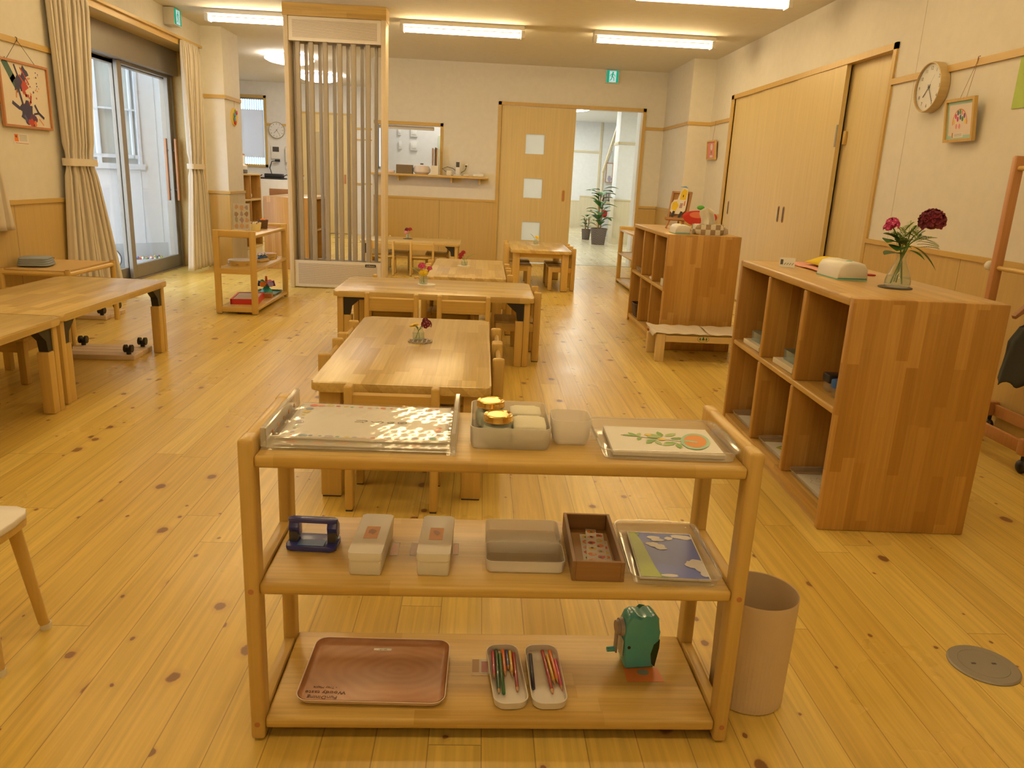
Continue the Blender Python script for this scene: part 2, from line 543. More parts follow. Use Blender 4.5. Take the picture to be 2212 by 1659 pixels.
    def shell(self, poly_fn, levels, th, mat=None, bottom=True):
        """open tray or box: poly_fn(scale, z) -> ring points; levels = [(inset, z)...] from base to rim"""
        rings = [poly_fn(i, z) for i, z in levels]
        inner = [poly_fn(i + th, max(z, levels[0][1] + th)) for i, z in reversed(levels)]
        allr = rings + inner
        n = len(rings[0])
        v = [p for rg in allr for p in rg]
        f = []
        for i in range(len(allr) - 1):
            for k in range(n):
                k2 = (k + 1) % n
                f.append((i * n + k, i * n + k2, (i + 1) * n + k2, (i + 1) * n + k))
        f.append(tuple(reversed(range(n))))
        f.append(tuple(range((len(allr) - 1) * n, len(allr) * n)))
        self._faces(v, f, mat)
        return self
    def build(self, name, mat=None, parent=None, loc=(0, 0, 0), rotz=0., smooth=35, solid=0.):
        bmesh.ops.recalc_face_normals(self.bm, faces=self.bm.faces)
        me = bpy.data.meshes.new(name)
        self.bm.to_mesh(me)
        self.bm.free()
        ms = self.mats if self.mats else [mat]
        for m in ms:
            me.materials.append(m)
        if smooth:
            me.polygons.foreach_set('use_smooth', [True] * len(me.polygons))
            me.set_sharp_from_angle(angle=R(smooth))
        o = bpy.data.objects.new(name, me)
        col.objects.link(o)
        o.location = loc
        o.rotation_euler = (0, 0, rotz)
        if parent:
            o.parent = parent
        if solid:
            s = o.modifiers.new('thickness', 'SOLIDIFY')
            s.thickness = solid
            s.offset = 0
        return o

def rrect(x0, x1, y0, y1, r, n=5):
    out = []
    for cx, cy, a0 in ((x1 - r, y0 + r, -90), (x1 - r, y1 - r, 0), (x0 + r, y1 - r, 90), (x0 + r, y0 + r, 180)):
        for k in range(n + 1):
            a = R(a0 + 90 * k / n)
            out.append((cx + r * math.cos(a), cy + r * math.sin(a)))
    return out

def ring_fn(x0, x1, y0, y1, r, n=5):
    return lambda i, z: [(u, v, z) for u, v in rrect(x0 + i, x1 - i, y0 + i, y1 - i, max(r - i, .002), n)]

def circle(cx, cy, r, n=20, ry=None):
    return [(cx + r * math.cos(2 * PI * k / n), cy + (ry or r) * math.sin(2 * PI * k / n)) for k in range(n)]

def tag(o, label=None, cat=None, group=None, kind=None):
    if label: o['label'] = label
    if cat: o['category'] = cat
    if group: o['group'] = group
    if kind: o['kind'] = kind
    return o

def thing(name, label, cat, loc=(0, 0, 0), rotz=0., group=None):
    o = bpy.data.objects.new(name, None)
    col.objects.link(o)
    o.empty_display_size = .1
    o.location = loc
    o.rotation_euler = (0, 0, rotz)
    return tag(o, label, cat, group)

def struct(name, mb, mat=None, **kw):
    o = mb.build(name, mat, smooth=kw.pop('smooth', 30), **kw)
    o['kind'] = 'structure'
    return o

def dup(root, label, loc, rotz=0., group=None, scale=None):
    r = root.copy()
    col.objects.link(r)
    r.location = loc
    r.rotation_euler = (0, 0, rotz)
    if scale: r.scale = (scale,) * 3
    r['label'] = label
    if group: r['group'] = group
    for ch in list(root.children):
        c = ch.copy()
        col.objects.link(c)
        c.parent = r
        for g in list(ch.children):
            d = g.copy()
            col.objects.link(d)
            d.parent = c
    return r

def text_faces(mb, s, size, mat, M, align='CENTER', depth=.0004, squash=1.):
    """lettering as thin solid letters, added to a mesh builder"""
    cu = bpy.data.curves.new('lettering', 'FONT')
    cu.body = s
    cu.size = size
    cu.align_x = align
    cu.align_y = 'CENTER'
    cu.extrude = depth / 2
    cu.resolution_u = 3
    o = bpy.data.objects.new('lettering', cu)
    sc.collection.objects.link(o)
    bpy.context.view_layer.update()
    dg = bpy.context.evaluated_depsgraph_get()
    me = bpy.data.meshes.new_from_object(o.evaluated_get(dg))
    v = [(p.co.x * squash, p.co.y, p.co.z) for p in me.vertices]
    f = [tuple(p.vertices) for p in me.polygons]
    mb._faces(v, f, mat, M)
    bpy.data.meshes.remove(me)
    bpy.data.objects.remove(o)
    bpy.data.curves.remove(cu)

def frame_on(origin, u, v):
    """matrix whose x runs along u, y along v and z out of the surface"""
    u = Vector(u).normalized(); v = Vector(v).normalized(); n = u.cross(v)
    M = Matrix.Identity(4)
    for i in range(3):
        M[i][0], M[i][1], M[i][2], M[i][3] = u[i], v[i], n[i], origin[i]
    return M

def stroke(mb, pts, w, mat, M, z=.0006):
    """a painted line of some width, lying just above a surface"""
    for (x0, y0), (x1, y1) in zip(pts, pts[1:]):
        dx, dy = x1 - x0, y1 - y0
        l = math.hypot(dx, dy) or 1e-6
        nx, ny = -dy / l * w / 2, dx / l * w / 2
        ex, ey = dx / l * w * .3, dy / l * w * .3
        mb.poly([(x0 + nx - ex, y0 + ny - ey, z), (x0 - nx - ex, y0 - ny - ey, z), (x1 - nx + ex, y1 - ny + ey, z), (x1 + nx + ex, y1 + ny + ey, z)], mat, M)

def shape(mb, pts, mat, M, z=.0006):
    mb.poly([(x, y, z) for x, y in pts], mat, M)
# ------------------------------------------------------------------ the room
CE = 2.72
XR, XL, YB = 2.825, -3.29, 11.35
m = MB()
m.box(-3.7, 2.95, -2.2, 11.38, -.06, 0)
m.box(-5.1, -3.7, 10.1, 11.38, -.06, 0)
m.box(-5.1, .7, 11.38, 15.4, -.06, 0)
struct('floor', m, floorM, smooth=0)
m = MB(); m.box(.7, 5.5, 11.38, 21.3, -.06, 0)
struct('floor_hall', m, floorH, smooth=0)
m = MB(); m.box(1.28, 2.23, 11.36, 11.40, 0, .003)
struct('trim_threshold', m, grey, smooth=0)
m = MB()
m.box(-3.72, 3.0, -2.3, 10.2, CE, CE + .1)
m.box(-5.1, 5.5, 10.2, 21.3, CE, CE + .1)
struct('ceiling', m, paintc, smooth=0)

# back wall with serving hatch and doorway
m = MB()
W = (YB, YB + .12)
m.box(-1.56, -1.53, *W, 0, CE)
m.box(-1.53, -.60, *W, 0, 1.195)
m.box(-1.53, -.60, *W, 1.87, CE)
m.box(-.60, .22, *W, 0, CE)
m.box(.22, 2.23, *W, 2.19, CE)
m.box(2.23, 2.95, *W, 0, CE)
struct('wall_back', m, paint, smooth=0)
m = MB(); m.box(2.54, 2.95, 10.0, YB, 0, CE)
struct('wall_corner_pillar', m, paint, smooth=0)
# right wall with the closet recess
m = MB()
m.box(XR, 2.95, -2.2, 5.62, 0, CE)
m.box(XR, 2.95, 5.62, 9.12, 2.19, CE)
m.box(XR, 2.95, 9.12, 10.0, 0, CE)
m.box(2.95, 3.0, -2.2, 11.4, 0, CE)
struct('wall_right', m, paint, smooth=0)
# left wall with the glazed door opening
m = MB()
m.box(-3.70, XL, -2.2, 6.45, 0, CE)
m.box(-3.70, XL, 6.45, 9.46, 2.42, CE)
m.box(-3.70, XL, 9.46, 9.6, 0, CE)
m.box(-3.70, -3.05, 9.6, 10.2, 0, CE)
struct('wall_left', m, paint, smooth=0)
m = MB(); m.box(-3.72, 3.0, -2.3, -2.2, 0, CE)
struct('wall_near', m, paint, smooth=0)
# office beyond the slatted screen
m = MB()
m.box(-5.1, -3.7, 10.1, 10.2, 0, CE)
m.box(-5.1, -5.0, 10.2, 15.4, 0, CE)
struct('wall_office_left', m, paintw, smooth=0)
m = MB()
F = (15.3, 15.4)
m.box(-5.1, -4.6, *F, 0, CE)
m.box(-4.6, -4.13, *F, 0, 1.215)
m.box(-4.6, -4.13, *F, 2.455, CE)
m.box(-4.13, -1.5, *F, 0, CE)
struct('wall_office_back', m, paintw, smooth=0)
m = MB()
m.box(-1.60, -1.54, 11.47, 11.7, 0, CE)
m.box(-1.60, -1.54, 11.7, 12.2, 0, 1.25)
m.box(-1.60, -1.54, 11.7, 12.2, 1.92, CE)
m.box(-1.60, -1.54, 12.2, 15.3, 0, CE)
struct('wall_kitchen_left', m, paintw, smooth=0)
m = MB(); m.box(-1.54, .2, 12.9, 13.0, 0, CE)
struct('wall_kitchen_back', m, paintw, smooth=0)
m = MB(); m.box(.2, .28, 11.47, 21.2, 0, CE)
struct('wall_hall_left', m, paintw, smooth=0)
m = MB()
m.box(.2, 5.5, 21.05, 21.2, 0, CE)
struct('wall_hall_back', m, paintw, smooth=0)
m = MB()
m.box(5.4, 5.5, 11.47, 21.05, 0, CE)
m.box(2.95, 5.5, 11.4, 11.5, 0, CE)
struct('wall_hall_right', m, paintw, smooth=0)
m = MB(); m.box(2.275, 2.40, 11.47, 12.0, 0, CE)
struct('wall_hall_stub', m, paintw, smooth=0)
m = MB(); m.box(2.655, 4.5, 15.7, 16.2, 0, CE)
struct('wall_hall_pillar', m, paintw, smooth=0)
m = MB()
m.prism([(0, 2.74), (1.426, 2.74), (2.28, 2.95), (CE, 3.06), (CE, 4.5), (0, 4.5)], 18.0, 18.1, axis=1)
struct('wall_hall_stair', m, paintw, smooth=0)
m = MB()
M1 = frame_on((2.735, 17.985, 1.42), (.22, 0, .86), (0, 1, 0))
m.box(0, 1.33, 0, .12, -.01, .03, M=M1)
m.box(2.715, 2.745, 17.985, 18.1, 0, 1.43)
m.box(3.05, 3.10, 21.02, 21.06, 0, CE)
m.box(.28, 3.05, 21.03, 21.05, 1.94, 1.985)
m.box(2.65, 4.5, 15.68, 15.70, 1.94, 1.985); m.box(2.635, 2.655, 15.68, 16.2, 1.94, 1.985)
m.box(2.65, 4.5, 15.68, 15.70, .855, .885); m.box(2.635, 2.655, 15.68, 16.2, .855, .885)
m.box(2.60, 3.05, 21.03, 21.05, .80, .83); m.box(.28, 2.6, 21.03, 21.05, .67, .70)
struct('trim_hall', m, veneer('pale_trim', 0, (.70, .58, .36), .5), smooth=0)
m = MB()
m.box(2.655, 4.5, 15.69, 15.70, 0, .855); m.box(2.645, 2.655, 15.69, 16.2, 0, .855)
m.box(2.60, 3.05, 21.04, 21.05, 0, .80); m.box(.28, 2.6, 21.04, 21.05, 0, .67)
struct('trim_hall_wainscot', m, paleZ, smooth=0)

# picture rails, wainscot panels and their caps
m = MB()
zr0, zr1 = 1.945, 1.985
m.box(XR - .016, XR, -2.2, 5.575, zr0, zr1)
m.box(XR - .016, XR, 9.20, 9.985, zr0, zr1)
m.box(XL, XL + .016, -2.2, 6.40, zr0, zr1)
m.box(-3.05, -3.034, 9.6, 10.2, zr0, zr1)
m.box(2.524, 2.54, 9.985, YB - .016, zr0, zr1)
struct('trim_picture_rail_sides', m, trimY, smooth=0)
m = MB()
m.box(2.524, XR, 9.984, 10.0, zr0, zr1)
m.box(2.27, 2.54, YB - .016, YB, zr0, zr1)
m.box(XL, -3.034, 9.584, 9.6, zr0, zr1)
struct('trim_picture_rail_ends', m, trimX, smooth=0)
m = MB()
zc0, zc1 = .862, .893
m.box(XR - .022, XR, -2.2, 5.575, zc0, zc1)
m.box(XR - .022, XR, 9.20, 9.978, zc0, zc1)
m.box(XL, XL + .022, -2.2, 6.42, zc0, zc1)
m.box(-3.05, -3.028, 9.6, 10.2, zc0, zc1)
m.box(2.518, 2.54, 9.978, YB - .022, zc0, zc1)
struct('trim_wainscot_cap_sides', m, trimY, smooth=0)
m = MB()
m.box(2.518, XR, 9.978, 10.0, zc0, zc1)
m.box(2.27, 2.54, YB - .022, YB, zc0, zc1)
m.box(-1.56, .18, YB - .022, YB, zc0 - .01, zc1 - .01)
m.box(XL, -3.028, 9.578, 9.6, zc0, zc1)
struct('trim_wainscot_cap_ends', m, trimX, smooth=0)
def panels(mb, ax, a0, a1, fixed0, fixed1, joints):
    js = [a0] + joints + [a1]
    for i, (p, q) in enumerate(zip(js, js[1:])):
        g = .0018
        p2, q2 = (p + g if i else p), (q - g if q != a1 else q)
        if ax == 1:
            mb.box(fixed0, fixed1, p2, q2, 0, zc0, wainZ)
            if q != a1: mb.box(fixed0 + .006, fixed1 - .006 if fixed1 > 0 else fixed1, q2, q2 + 2 * g, 0, zc0, dark)
        else:
            mb.box(p2, q2, fixed0, fixed1, 0, zc0 - .01, wainZ)
            if q != a1: mb.box(q2, q2 + 2 * g, fixed0 + .005, fixed1, 0, zc0 - .01, dark)
m = MB()
panels(m, 1, -2.2, 5.575, XR - .011, XR, [1.2, 2.1, 3.0, 3.5, 4.42])
panels(m, 1, 9.20, 9.988, XR - .011, XR, [])
struct('trim_wainscot_right', m, wainZ, smooth=0)
m = MB(); panels(m, 1, -2.2, 6.42, XL, XL + .011, [1.9, 2.8, 3.7, 4.6, 5.62])
panels(m, 0, XL + .011, -3.04, 9.589, 9.6, [])
struct('trim_wainscot_left', m, wainZ, smooth=0)
m = MB(); m.box(-3.05, -3.039, 9.6, 10.2, 0, zc0)
struct('trim_wainscot_pillar_side', m, paleZ, smooth=0)
m = MB(); panels(m, 0, -1.56, .18, YB - .011, YB, [-.62])
panels(m, 0, 2.27, 2.529, YB - .011, YB, [])
m.box(2.529, 2.54, 9.989, YB - .011, 0, zc0)
m.box(2.529, XR - .011, 9.989, 10.0, 0, zc0)
struct('trim_wainscot_back', m, wainZ, smooth=0)
# wallpaper joint beside the closet
m = MB(); m.box(XR - .0012, XR, 5.30, 5.304, .9, CE)
struct('trim_wallpaper_joint', m, plain('joint_shade', (.62, .57, .48), .8), smooth=0)

# doorway in the back wall: casing, sliding door leaf
m = MB()
m.box(.18, .225, YB - .02, YB + .13, 0, 2.23)
m.box(2.225, 2.27, YB - .02, YB + .13, 0, 2.23)
m.box(.18, 2.27, YB - .02, YB + .13, 2.185, 2.23)
struct('trim_doorway', m, trimZ, smooth=0)
m = MB()
y0, y1 = YB + .012, YB + .05
wx = (.585, .855)
hz = [(.33, .60), (.935, 1.21), (1.545, 1.815)]
xs0, xs1 = .232, 1.28
m.box(xs0, wx[0], y0, y1, .012, 2.18); m.box(wx[1], xs1, y0, y1, .012, 2.18)
zz = .012
for a, b in hz:
    m.box(wx[0], wx[1], y0, y1, zz, a); zz = b
m.box(wx[0], wx[1], y0, y1, zz, 2.18)
d1 = struct('door_1', m, doorZ, smooth=0)
pane_m = frosted('frosted_pane', (.86, .85, .80), .75, .8, .3)
for a, b in hz:
    MB().box(wx[0], wx[1], y0 + .016, y0 + .022, a, b).build('pane', pane_m, d1, smooth=0)
m = MB()
def vplate(mb, x0, x1, z0, z1, r, ya, yb, mat=None):
    mb.prism([(z, x) for x, z in rrect(x0, x1, z0, z1, r)], ya, yb, axis=1, mat=mat)
vplate(m, 1.14, 1.19, .90, 1.07, .024, y0 - .004, y0, trimZ)
vplate(m, 1.15, 1.18, .91, 1.06, .015, y0 - .005, y0 - .001, redwood)
m.build('handle', None, d1)

# serving hatch casing
m = MB()
m.box(-.625, -.585, YB - .014, YB + .13, 1.2, 1.90)
m.box(-1.555, -.585, YB - .014, YB + .13, 1.855, 1.90)
struct('trim_hatch', m, trimX, smooth=0)

# closet doors on the right wall
m = MB()
m.box(XR - .015, XR + .10, 5.575, 5.62, 0, 2.225)
m.box(XR - .015, XR + .10, 9.12, 9.20, 0, 2.225)
m.box(XR - .015, XR + .10, 5.575, 9.20, 2.18, 2.225)
struct('trim_closet', m, trimZ, smooth=0)
def slot(mb, y, z0, z1, x):
    mb.prism(rrect(y - .019, y + .019, z0, z1, .018), x - .004, x, axis=0, mat=dkwood)
    mb.prism(rrect(y - .011, y + .011, z0 + .01, z1 - .01, .011), x - .006, x - .003, axis=0, mat=dark)
for i, (a, b, x, hs) in enumerate([(8.272, 9.12, XR + .012, [8.96]), (7.322, 8.268, XR + .004, [7.385]), (6.33, 7.318, XR - .006, [7.235]), (5.62, 6.36, XR + .052, [])]):
    m = MB(); m.box(x, x + .034, a, b, .012, 2.182)
    d = struct('door_%d' % (i + 2), m, doorZ, smooth=0)
    for h in hs:
        mh = MB(); slot(mh, h, .91, 1.06, x); mh.build('handle', None, d)
    if i == 2:
        MB().box(x - .004, x, 6.335, 6.36, 1.56, 1.73, grey).build('lock_plate', None, d)
    if i == 3:
        MB().box(x - .02, x, 6.27, 6.315, 1.58, 1.68, trimZ, .003).build('lock_block', None, d)

# glazed sliding door in the left wall
m = MB()
m.box(-3.70, XL + .02, 9.42, 9.48, 0, 2.45)
m.box(-3.70, XL + .02, 6.40, 6.46, 0, 2.45)
m.box(-3.70, XL + .02, 6.40, 9.48, 2.405, 2.46)
m.box(XL, XL + .05, 6.3, 9.5, 2.46, 2.485)
struct('trim_glazed_door', m, trimY, smooth=0)
m = MB()
m.box(-3.70, -3.50, 6.46, 9.42, 2.14, 2.405)
m.box(-3.70, -3.64, 6.46, 9.42, 2.10, 2.14)
m.box(-3.70, -3.56, 9.37, 9.42, 0, 2.14)
m.box(-3.70, -3.55, 6.46, 9.42, 0, .012)
struct('trim_door_header', m, alu, smooth=0)
def leaf(name, x, a, b, st, z0, z1, hb):
    mm = MB()
    mm.box(x, x + .04, a, a + st, z0, z1, bev=.004, seg=1); mm.box(x, x + .04, b - st, b, z0, z1, bev=.004, seg=1)
    mm.box(x, x + .04, a + st, b - st, z0, z0 + hb); mm.box(x, x + .04, a + st, b - st, z1 - .03, z1)
    o = struct(name, mm, alu)
    MB().box(x + .017, x + .023, a + st, b - st, z0 + hb, z1 - .03).build('pane', glassM, o, smooth=0)
    return o
leaf('window_1', -3.68, 6.46, 8.18, .07, .012, 2.135, .11)
d6 = leaf('door_6', -3.62, 8.08, 9.39, .09, .014, 2.14, .135)
for x, y in ((-3.555, 9.33), (-3.66, 9.31)):
    mh = MB(); mh.box(x, x + .025, y - .02, y + .02, .77, 1.46, redwood, .006)
    s = 1 if x > -3.6 else -1
    mh.box(min(x, x - s * .03), max(x, x - s * .03) + .01, y - .008, y + .008, .88, .90, black); mh.box(min(x, x - s * .03), max(x, x - s * .03) + .01, y - .008, y + .008, 1.32, 1.34, black)
    mh.build('handle', None, d6)

# outside: pale neighbouring facade with a window, and a deck
extw = plain('outside_wall', (.70, .73, .76), .7)
a = Vector((-3.82, 9.55)); d = Vector((-.68, -.733)); d.normalize()
Mf = frame_on((a.x, a.y, 0), (d.x, d.y, 0), (0, 0, 1))
for i in range(3): Mf[i][2] *= -1   # outward face looks back at the room
m = MB()
m.box(-.05, .24, -.03, 6.0, -.2, 0, M=Mf); m.box(.24, 1.2, -.03, 1.15, -.2, 0, M=Mf); m.box(.24, 1.2, 2.30, 6.0, -.2, 0, M=Mf)
m.box(1.2, 12, -.03, 6, -.2, 0, M=Mf)
struct('wall_outside', m, extw, smooth=0)
m = MB()
m.box(.19, 1.24, 1.10, 1.16, -.02, .03, M=Mf); m.box(.215, .25, 1.15, 2.33, -.02, .018, M=Mf); m.box(.2, 1.23, 2.29, 2.33, -.02, .018, M=Mf)
m.box(.66, .70, 1.15, 2.30, -.03, .012, M=Mf); m.box(.25, 1.2, 1.74, 1.76, -.03, .008, M=Mf); m.box(.25, 1.2, 1.22, 1.26, -.03, .01, M=Mf); m.box(.29, .31, 1.22, 2.3, -.03, .01, M=Mf)
w2 = struct('window_2', m, plain('outside_frame', (.62, .66, .70), .5), smooth=0)
MB().box(.24, 1.2, 1.15, 2.30, -.06, -.05, M=Mf).build('pane', plain('outside_pane', (.50, .52, .48), .12), w2, smooth=0)
m = MB(); m.box(-12, -3.7, 2, 10.1, -.12, -.03); m.box(-12, -5.1, 10.1, 16, -.12, -.03)
struct('floor_outside', m, plain('deck', (.55, .58, .60), .6), smooth=0)
m = MB(); m.box(-.02, 4.2, -.03, .26, 0, .006, M=Mf); m.box(.235, .242, .26, 1.1, 0, .003, M=Mf); m.box(.02, .025, .26, 2.6, 0, .003, M=Mf)
struct('trim_outside', m, plain('outside_plinth', (.50, .54, .56), .6), smooth=0)

# office window with its blind
m = MB()
m.box(-4.63, -4.10, 15.27, 15.4, 2.43, 2.475); m.box(-4.63, -4.10, 15.27, 15.4, 1.19, 1.235)
m.box(-4.63, -4.59, 15.27, 15.4, 1.19, 2.475); m.box(-4.14, -4.10, 15.27, 15.4, 1.19, 2.475)
struct('window_3', m, trimZ, smooth=0)
m = MB()
for k in range(11):
    x = -4.58 + k * .042
    m.box(x, x + .026, 15.42, 15.44, 1.2, 2.46)
struct('trim_outside_louvre', m, frosted('louvre', (.62, .74, .80), .95, .6, .5), smooth=0)
# office: back-wall rails, tall wooden sliding door
m = MB()
m.box(-4.10, -3.46, 15.28, 15.30, 1.95, 1.99); m.box(-2.5, -1.6, 15.28, 15.3, 1.95, 1.99); m.box(-2.5, -1.6, 15.28, 15.3, 1.76, 1.785); m.box(-2.5, -1.6, 15.28, 15.3, .95, .98)
m.box(-3.48, -2.5, 15.27, 15.3, 2.19, 2.23); m.box(-3.48, -3.44, 15.27, 15.3, 0, 2.2); m.box(-2.54, -2.5, 15.27, 15.3, 0, 2.2)
struct('trim_office', m, trimX, smooth=0)
m = MB(); m.box(-3.44, -2.54, 15.265, 15.298, .01, 2.19)
d7 = struct('door_7', m, doorZ, smooth=0)
MB().box(-3.2, -2.98, 15.258, 15.266, .73, 1.88).build('pane', pane_m, d7, smooth=0)
MB().box(-2.66, -2.62, 15.255, 15.266, .95, 1.12, redwood, .004).build('handle', None, d7)
# kitchen side window
m = MB(); m.box(-1.60, -1.53, 11.7, 12.2, 1.25, 1.28); m.box(-1.60, -1.53, 11.7, 12.2, 1.89, 1.92); m.box(-1.60, -1.53, 11.7, 11.73, 1.25, 1.92); m.box(-1.60, -1.53, 12.17, 12.2, 1.25, 1.92)
w4 = struct('window_4', m, grey, smooth=0)
MB().box(-1.58, -1.57, 11.72, 12.18, 1.27, 1.9).build('pane', glow('lit_window', (.85, .95, 1.), 1.4), w4, smooth=0)

# ------------------------------------------------------------------ lamps
def fixture(mat, label):
    t = thing('ceiling_light', label, 'ceiling light', group='tube lights on the ceiling')
    MB().box(-.64, .64, -.075, .075, -.045, 0, white, .006).build('housing', None, t)
    for s in (-1, 1):
        MB().box(s * .625 - .02, s * .625 + .02, -.06, .06, -.115, -.044, white, .006).build('lamp_holder', None, t)
        MB().tube([(-.595, s * .036, -.088), (.595, s * .036, -.088)], .0165, 12, mat).build('tube', None, t)
    return t
FX = [(-2.24, 8.62, 'twin tube ceiling light partly hidden behind the slatted screen'),
      (-.265, 8.62, 'twin tube ceiling light above the serving hatch wall'),
      (1.74, 8.62, 'twin tube ceiling light in front of the far exit sign'),
      (1.77, 6.62, 'largest twin tube ceiling light, cut by the top edge near the right wall')]
nearer = 'unseen twin tube ceiling light nearer than the picture shows'
FX += [(x, 6.62, nearer) for x in (-2.24, -.265)] + [(x, y, nearer) for y in (4.62, 2.62, .62) for x in (-2.24, -.265, 1.77)] + [(-.265, -1.3, nearer)]  # rows nearest the camera are unseen fill, added to brighten front faces
rows = {}
for x, y, lab in FX:
    if y not in rows:
        rows[y] = fixture(tubeMs[y], lab); rows[y].location = (x, y, CE)
    else:
        dup(rows[y], lab, (x, y, CE))
def round_lamp(x, y, r, lab, mat):
    t = thing('round_ceiling_lamp', lab, 'ceiling lamp', (x, y, CE), 0, 'round ceiling lamps')
    MB().lathe([(0, 0), (r * .72, 0), (r * .75, -.02), (r * .72, -.045), (0, -.045)], 32, mat=plain('lamp_rim', (.10, .12, .22), .4)).build('base', None, t)
    MB().lathe([(r * .7, -.045), (r, -.055), (r * .98, -.07), (r * .8, -.10), (r * .45, -.122), (0, -.13)], 32, mat=mat).build('diffuser', None, t)
round_lamp(-2.76, 11.6, .34, 'nearer round glowing ceiling lamp seen beside the slatted screen', discM)
round_lamp(-2.76, 13.65, .34, 'farther round glowing ceiling lamp seen through the slats', discM)
round_lamp(1.78, 16.7, .42, 'round glowing ceiling lamp in the hall beyond the doorway', hallM)
def lamp(name, x, y, z, e, c, s=.5, rot=(0, 0, 0)):  # unseen area light for the rooms beyond, without a fixture
    l = bpy.data.lights.new(name, 'AREA')
    l.energy = e; l.color = c; l.size = s
    o = bpy.data.objects.new(name, l)
    col.objects.link(o); o.location = (x, y, z); o.rotation_euler = rot
lamp('kitchen_lamp', -.7, 12.25, 2.66, 14, (1, .93, .80))
lamp('hall_lamp_back', 2.2, 19.3, 2.66, 45, (.97, 1, .90), .6)
lamp('hall_lamp_side', 3.5, 13.6, 2.66, 45, (.97, 1, .90), .6)
lamp('hall_lamp_near', 1.6, 13.2, 2.66, 30, (.97, 1, .90), .6)

w = bpy.data.worlds.new('sky')
sc.world = w
w.use_nodes = True
w.node_tree.nodes['Background'].inputs[0].default_value = (.80, .90, 1.0, 1)
w.node_tree.nodes['Background'].inputs[1].default_value = 6.5

# ------------------------------------------------------------------ camera
cd = bpy.data.cameras.new('camera')
cam = bpy.data.objects.new('camera', cd)
col.objects.link(cam)
sc.camera = cam
cd.sensor_width = 36.
cd.lens = 36. * 1650. / 2212.
cd.clip_start = .02
def set_camera():
    f, vx, vy, sl, H = 1650., 1044., 382., .047, 1.2
    y = Vector((vx - 1106., vy - 829.5, f)).normalized()
    dn = y.cross(Vector((1, sl, 0))).normalized()
    if dn.y < 0: dn = -dn
    up = -dn
    x = y.cross(up).normalized()
    if x.x < 0: x = -x
    # rows x, y, up are the room axes in camera coordinates (right, down, forward)
    right = Vector((x.x, y.x, up.x)); down = Vector((x.y, y.y, up.y)); fwd = Vector((x.z, y.z, up.z))
    M = Matrix.Identity(4)
    for i in range(3):
        M[i][0], M[i][1], M[i][2] = right[i], -down[i], -fwd[i]
    M[2][3] = H
    cam.matrix_world = M
set_camera()
sc.view_settings.view_transform = 'Standard'
sc.view_settings.look = 'None'
sc.view_settings.exposure = -0.07
sc.view_settings.gamma = 1.
sc.view_settings.use_curve_mapping = False
sc.render.engine = 'CYCLES'
sc.cycles.use_denoising = True
sc.cycles.use_light_tree = False
sc.cycles.use_adaptive_sampling = True
sc.cycles.adaptive_threshold = .03
sc.cycles.max_bounces = 5
sc.cycles.diffuse_bounces = 3
sc.cycles.glossy_bounces = 2
sc.cycles.transmission_bounces = 2
sc.cycles.transparent_max_bounces = 20
sc.cycles.caustics_reflective = False
sc.cycles.caustics_refractive = False
sc.cycles.sample_clamp_indirect = 6.
# ------------------------------------------------------------------ tables and chairs
def fixed_table(name, label, x0, x1, y0, y1, h, group='solid wood tables with flowers'):
    cx, cy = (x0 + x1) / 2, (y0 + y1) / 2
    hx, hy = (x1 - x0) / 2, (y1 - y0) / 2
    t = thing(name, label, 'table', (cx, cy, 0), 0, group)
    m = MB(); m.prism(rrect(-hx, hx, -hy, hy, .035, 6), h - .034, h, bev=.010); m.build('tabletop', topY, t)
    for sx in (-1, 1):
        for sy in (-1, 1):
            x, y = sx * (hx - .064), sy * (hy - .08)
            MB().box(x - .039, x + .039, y - .039, y + .039, .004, h - .034, bev=.008).build('leg', postZ, t)
            MB().box(x - .034, x + .034, y - .034, y + .034, 0, .004).build('foot_pad', dark, t, smooth=0)
    m = MB()
    m.box(-hx + .10, hx - .10, -hy + .07, -hy + .09, h - .085, h - .034); m.box(-hx + .10, hx - .10, hy - .09, hy - .07, h - .085, h - .034)
    m.box(-hx + .055, -hx + .075, -hy + .12, hy - .12, h - .085, h - .034); m.box(hx - .075, hx - .055, -hy + .12, hy - .12, h - .085, h - .034)
    m.build('apron', postX, t, smooth=0)
    return t

def folding_table(label, cx, cy, hl, hw, h, rotz=0.):
    """long axis along local x; each leg is an end post with a shorter post and a black bracket beside it"""
    t = thing('folding_table', label, 'table', (cx, cy, 0), rotz, 'folding leg wooden tables')
    m = MB(); m.prism(rrect(-hl, hl, -hw, hw, .04, 6), h - .036, h, bev=.012); m.build('tabletop', topX, t)
    for sx in (-1, 1):
        for sy in (-1, 1):
            y = sy * (hw - .05)
            xo = sx * (hl - .045)
            xi = sx * (hl - .092)
            g = MB()
            g.box(xo - .02, xo + .02, y - .03, y + .03, 0, h - .036, bev=.006)
            g.box(xi - .0265, xi + .0265, y - .028, y + .028, 0, h - .155, bev=.006)
            g.build('leg', postZ, t)
            b = MB()
            xa, xb = sx * (hl - .066), sx * (hl - .185)
            p = [(h - .0365, xa), (h - .0365, xb), (h - .075, sx * (hl - .145)), (h - .10, sx * (hl - .115)), (h - .155, sx * (hl - .105)), (h - .155, xa)]
            if sx < 0: p.reverse()
            b.prism(p, y - .022, y + .022, axis=1)
            b.build('bracket', black, t, smooth=0)
    return t

